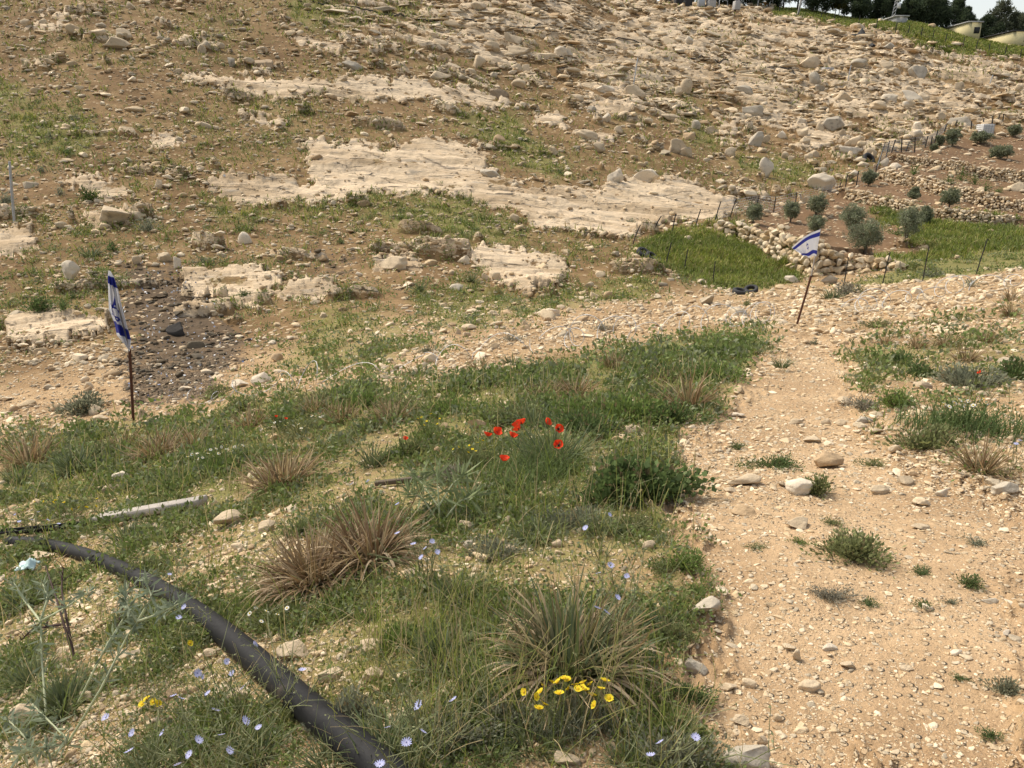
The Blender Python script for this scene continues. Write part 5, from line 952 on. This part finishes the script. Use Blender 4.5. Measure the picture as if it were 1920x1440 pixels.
def crate(nm, u, v, w, h, dpt, m, lb, cat, rz=0.0, cage=False, lift=0, Y=None, tap=1.0):
    p = G1(u, v) if Y is None else np.array([*PY(u, v, Y)[:2], H([PY(u, v, Y)[0]], [Y])[0]]); D = depth(p); W_ = w * D / F; h_ = h * D / F; mb = MB(); em = empty(nm, p, lb, cat); em.rotation_euler = (0, 0, rz)
    mb.add(np.array([[sx * W_ / 2 * (tap if z else 1), sy * dpt / 2 * (tap if z else 1), z * h_ - .1 * (1 - z)] for z in (0, 1) for sx, sy in ((-1, -1), (1, -1), (1, 1), (-1, 1))]), [[0, 3, 2, 1], [4, 5, 6, 7], [0, 1, 5, 4], [1, 2, 6, 5], [2, 3, 7, 6], [3, 0, 4, 7]], (.5, .5, .5))
    b = mb.build('body', m, em); bv = b.modifiers.new('bevel', 'BEVEL'); bv.width = min(W_, h_) * .06; bv.segments = 2
    return em, W_, h_, D
em, W_, h_, D = crate('water_tank', 1845, 251, 20, 17, 1.0, M_white, 'white cubic water tank in a metal cage above the stone terraces', 'water tank')
mb = MB()
for k in range(5):
    z = h_ * (k + .3) / 4.6; tube(mb, [(-W_ * .52, -.53, z), (W_ * .52, -.53, z), (W_ * .52, .53, z), (-W_ * .52, .53, z), (-W_ * .52, -.53, z)], .016, 4)
    x = W_ * (-.5 + k / 4); tube(mb, [(x, -.54, -.05), (x, -.54, h_ * .98)], .016, 4)
mb.build('cage', M_galv, em)
em, W_, h_, D = crate('grey_block', 1551, 138, 19, 12, .6, M_conc, 'square grey block lying on the rocky upper hillside', 'block', .25); mb = MB(); box(mb, [0, -.302, h_ * .5], [[W_ * .30, 0, 0], [0, .012, 0], [0, 0, h_ * .25]]); mb.build('panel', M_galv, em)
crate('concrete_block', 1380, 22, 12, 14, .8, M_conc, 'pale upright concrete block at the edge of the ridge', 'concrete block', .2, tap=.85)
# scrap heap on the skyline
for nm, u, v, w, h, m, lb, cat in [('white_crate', 1238, 5, 20, 12, M_white, 'white crate at the left of the skyline scrap heap', 'crate'), ('black_bin', 1272, 8, 14, 14, M_rubber, 'black bin in the middle of the skyline scrap heap', 'bin'), ('black_bin', 1291, 13, 13, 13, M_rubber, 'black bin with pale rim at the right of the skyline scrap heap', 'bin'), ('steel_drum', 1314, 12, 12, 16, M_galv, 'pale steel drum beside the black bins on the skyline', 'drum'), ('grey_cabinet', 1333, 13, 14, 12, M_conc, 'low grey cabinet right of the steel drum on the skyline', 'cabinet')]:
    em, W_, h_, D = crate(nm, u, v, w, h, .9, m, lb, cat, rng.normal() * .2); mb = MB()
    box(mb, [0, 0, h_ + .02], [[W_ * .54, 0, 0], [0, .5, 0], [0, 0, .05]]); mb.build('lid', M_galv if m is not M_galv else M_white, em)
p = G1(1348, 13); D = depth(p); mb = MB(); q = [G1(1348, 13), PY(1350, -2, p[1]), PY(1364, 2, p[1]), PY(1364, 16, p[1])]; tube(mb, np.array(q) - p, .04, 6); o = mb.build('gate_frame', M_galv); o.location = p; tag(o, 'bare metal gate frame between the grey cabinet and the concrete block', 'frame')
pole_at('lamp_pole', 1385, 14, 1388, -30, .08, M_conc, 'pale pole right behind the upright concrete block', 'pole', 'poles on the ridge', 2.5); pole_at('lamp_pole', 1420, 16, 1424, -20, .06, M_galv, 'thin pole in front of the dark pines, left of the road sign', 'pole', 'poles on the ridge', 2)
pole_at('lamp_pole', 1496, 28, 1509, -30, .12, M_conc, 'thick pale leaning pole in front of the dark pines', 'pole', 'poles on the ridge', 4)
em = empty('road_sign', G1(1479, 16), 'small white sign on a post in front of the dark pines', 'sign'); p = np.array(em.location); t = PY(1482, 3, p[1]) - p; mb = MB(); tube(mb, [(0, 0, -.1), t], .05, 6); mb.build('post', M_galv, em); mb = MB(); box(mb, t + [0, -.08, .2], [[.35, 0, 0], [0, .02, 0], [.1, 0, .35]]); mb.build('sign_plate', M_white, em)
# tarpaulin
def tarp(u, v, w, h, lb):
    p = G1(u, v); D = depth(p); Wm = w * D / F; Hm = h * D / F; g = []; n = 14; rt_ = np.random.default_rng(int(u))
    for i in range(n):
        for j in range(n):
            x = i / (n - 1) - .5; y = j / (n - 1) - .5; z = Hm * max(0, 1 - 2.4 * abs(x - .18) - 1.4 * abs(y)) + .07 * Hm * rt_.normal() + .05; g.append((x * Wm, y * Wm * .7, z + Hm * 1.0 * y * .3))
    mb = MB(); mb.add(g, [[i * n + j, (i + 1) * n + j, (i + 1) * n + j + 1, i * n + j + 1] for i in range(n - 1) for j in range(n - 1)]); o = mb.build('tarpaulin', M_rubber); o.location = p; s = o.modifiers.new('solid', 'SOLIDIFY'); s.thickness = .01; tag(o, lb, 'tarpaulin', 'dark tarpaulins on the hillside')
tarp(1610, 74, 24, 12, 'dark crumpled tarpaulin peaked like a tent on the rocky hilltop'); tarp(1632, 86, 18, 5, 'flat dark tarpaulin scrap below the peaked tarpaulin')
tarp(55, 1074, 34, 16, 'small pale blue plastic scrap under the pipe joint'); bpy.data.objects['tarpaulin.002'].name = 'plastic_scrap'; o = bpy.data.objects['plastic_scrap']; o.data.materials.clear(); o.data.materials.append(simple('pale plastic film', (.45, .60, .60), .4)); o['category'] = 'plastic scrap'; del o['group']
# litter in the burnt patch
P, D, i, j = scatter(420, (zc['burn'] + .006 * zc['hill']) * (PU[:-1, :-1] < 700), rng); mb = MB(); L = np.clip(5 * D / F, .03, .12) * rng.uniform(.5, 1.4, 420)
leaves(mb, P + [0, 0, .03], L, L * .7, np.where(rng.random((420, 1)) < .8, (.62, .62, .62), (.2, .25, .4)), .4); tag(mb.build('litter', M_paint), kind='stuff')

# ------------------------------------------------------------------ houses on the ridge
def house(lb, u0, u1, vb, vt, Y, wallm, roofm, flat=True, nm='house'):
    a = PY(u0, vb, Y); b = PY(u1, vb, Y); z = min(H([a[0]], [Y])[0], H([b[0]], [Y])[0]); top = PY((u0 + u1) / 2, vt, Y)[2]; c = np.array([(a[0] + b[0]) / 2, Y + 2.5, z - .3]); W_ = b[0] - a[0]; h_ = top - c[2]; em = empty(nm, c, lb, 'house', 'small buildings on the ridge'); em.rotation_euler = (0, 0, R(3))
    mb = MB(); box(mb, [0, 0, h_ / 2], [[W_ / 2, 0, 0], [0, 2.5, 0], [0, 0, h_ / 2]]); mb.build('wall', wallm, em); mb = MB(); box(mb, [0, 0, h_ + .06], [[W_ / 2 + .15, 0, 0], [0, 2.65, 0], [0, 0, .07]]); mb.build('roof', roofm, em)
    if wallm is M_cream:
        mb = MB(); box(mb, [W_ * .2, -2.515, h_ * .62], [[.35, 0, 0], [0, .02, 0], [0, 0, .35]]); mb.build('window', M_rubber, em)
house('cream yellow house between the ridge pines', 1811, 1836, 64, 42, 98.5, M_cream, M_conc); house('cream yellow house at the right end of the ridge', 1893, 1935, 82, 59, 96, M_cream, M_rubber)
house('small grey concrete hut on the ridge in front of the pines', 1676, 1698, 47, 31, 97, M_conc, M_conc, nm='hut')
em = empty('antenna_mast', PY(1671, 44, 101) * [1, 1, 0] + [0, 0, H([PY(1671, 44, 101)[0]], [101])[0]], 'thin lattice antenna mast beside the small concrete hut', 'antenna'); mb = MB()
for x, y in ((-.2, -.2), (.2, -.2), (0, .2)): tube(mb, [(x, y, 0), (x * .4 + .4, y * .4, 4.0)], .03, 4)
for k in range(9): z = k * .42; tube(mb, [(-.2 + .1 * z, -.2 + .03 * z, z), (.2 + .06 * z, -.2 + .03 * z, z + .4)], .02, 4)
mb.build('mast', M_galv, em); mb = MB(); box(mb, [.3, -.25, 2.6], [[.25, 0, 0], [0, .06, 0], [0, 0, .4]]); box(mb, [.55, -.25, 1.7], [[.2, 0, 0], [0, .06, 0], [0, 0, .3]]); mb.build('antenna_panel', M_white, em)
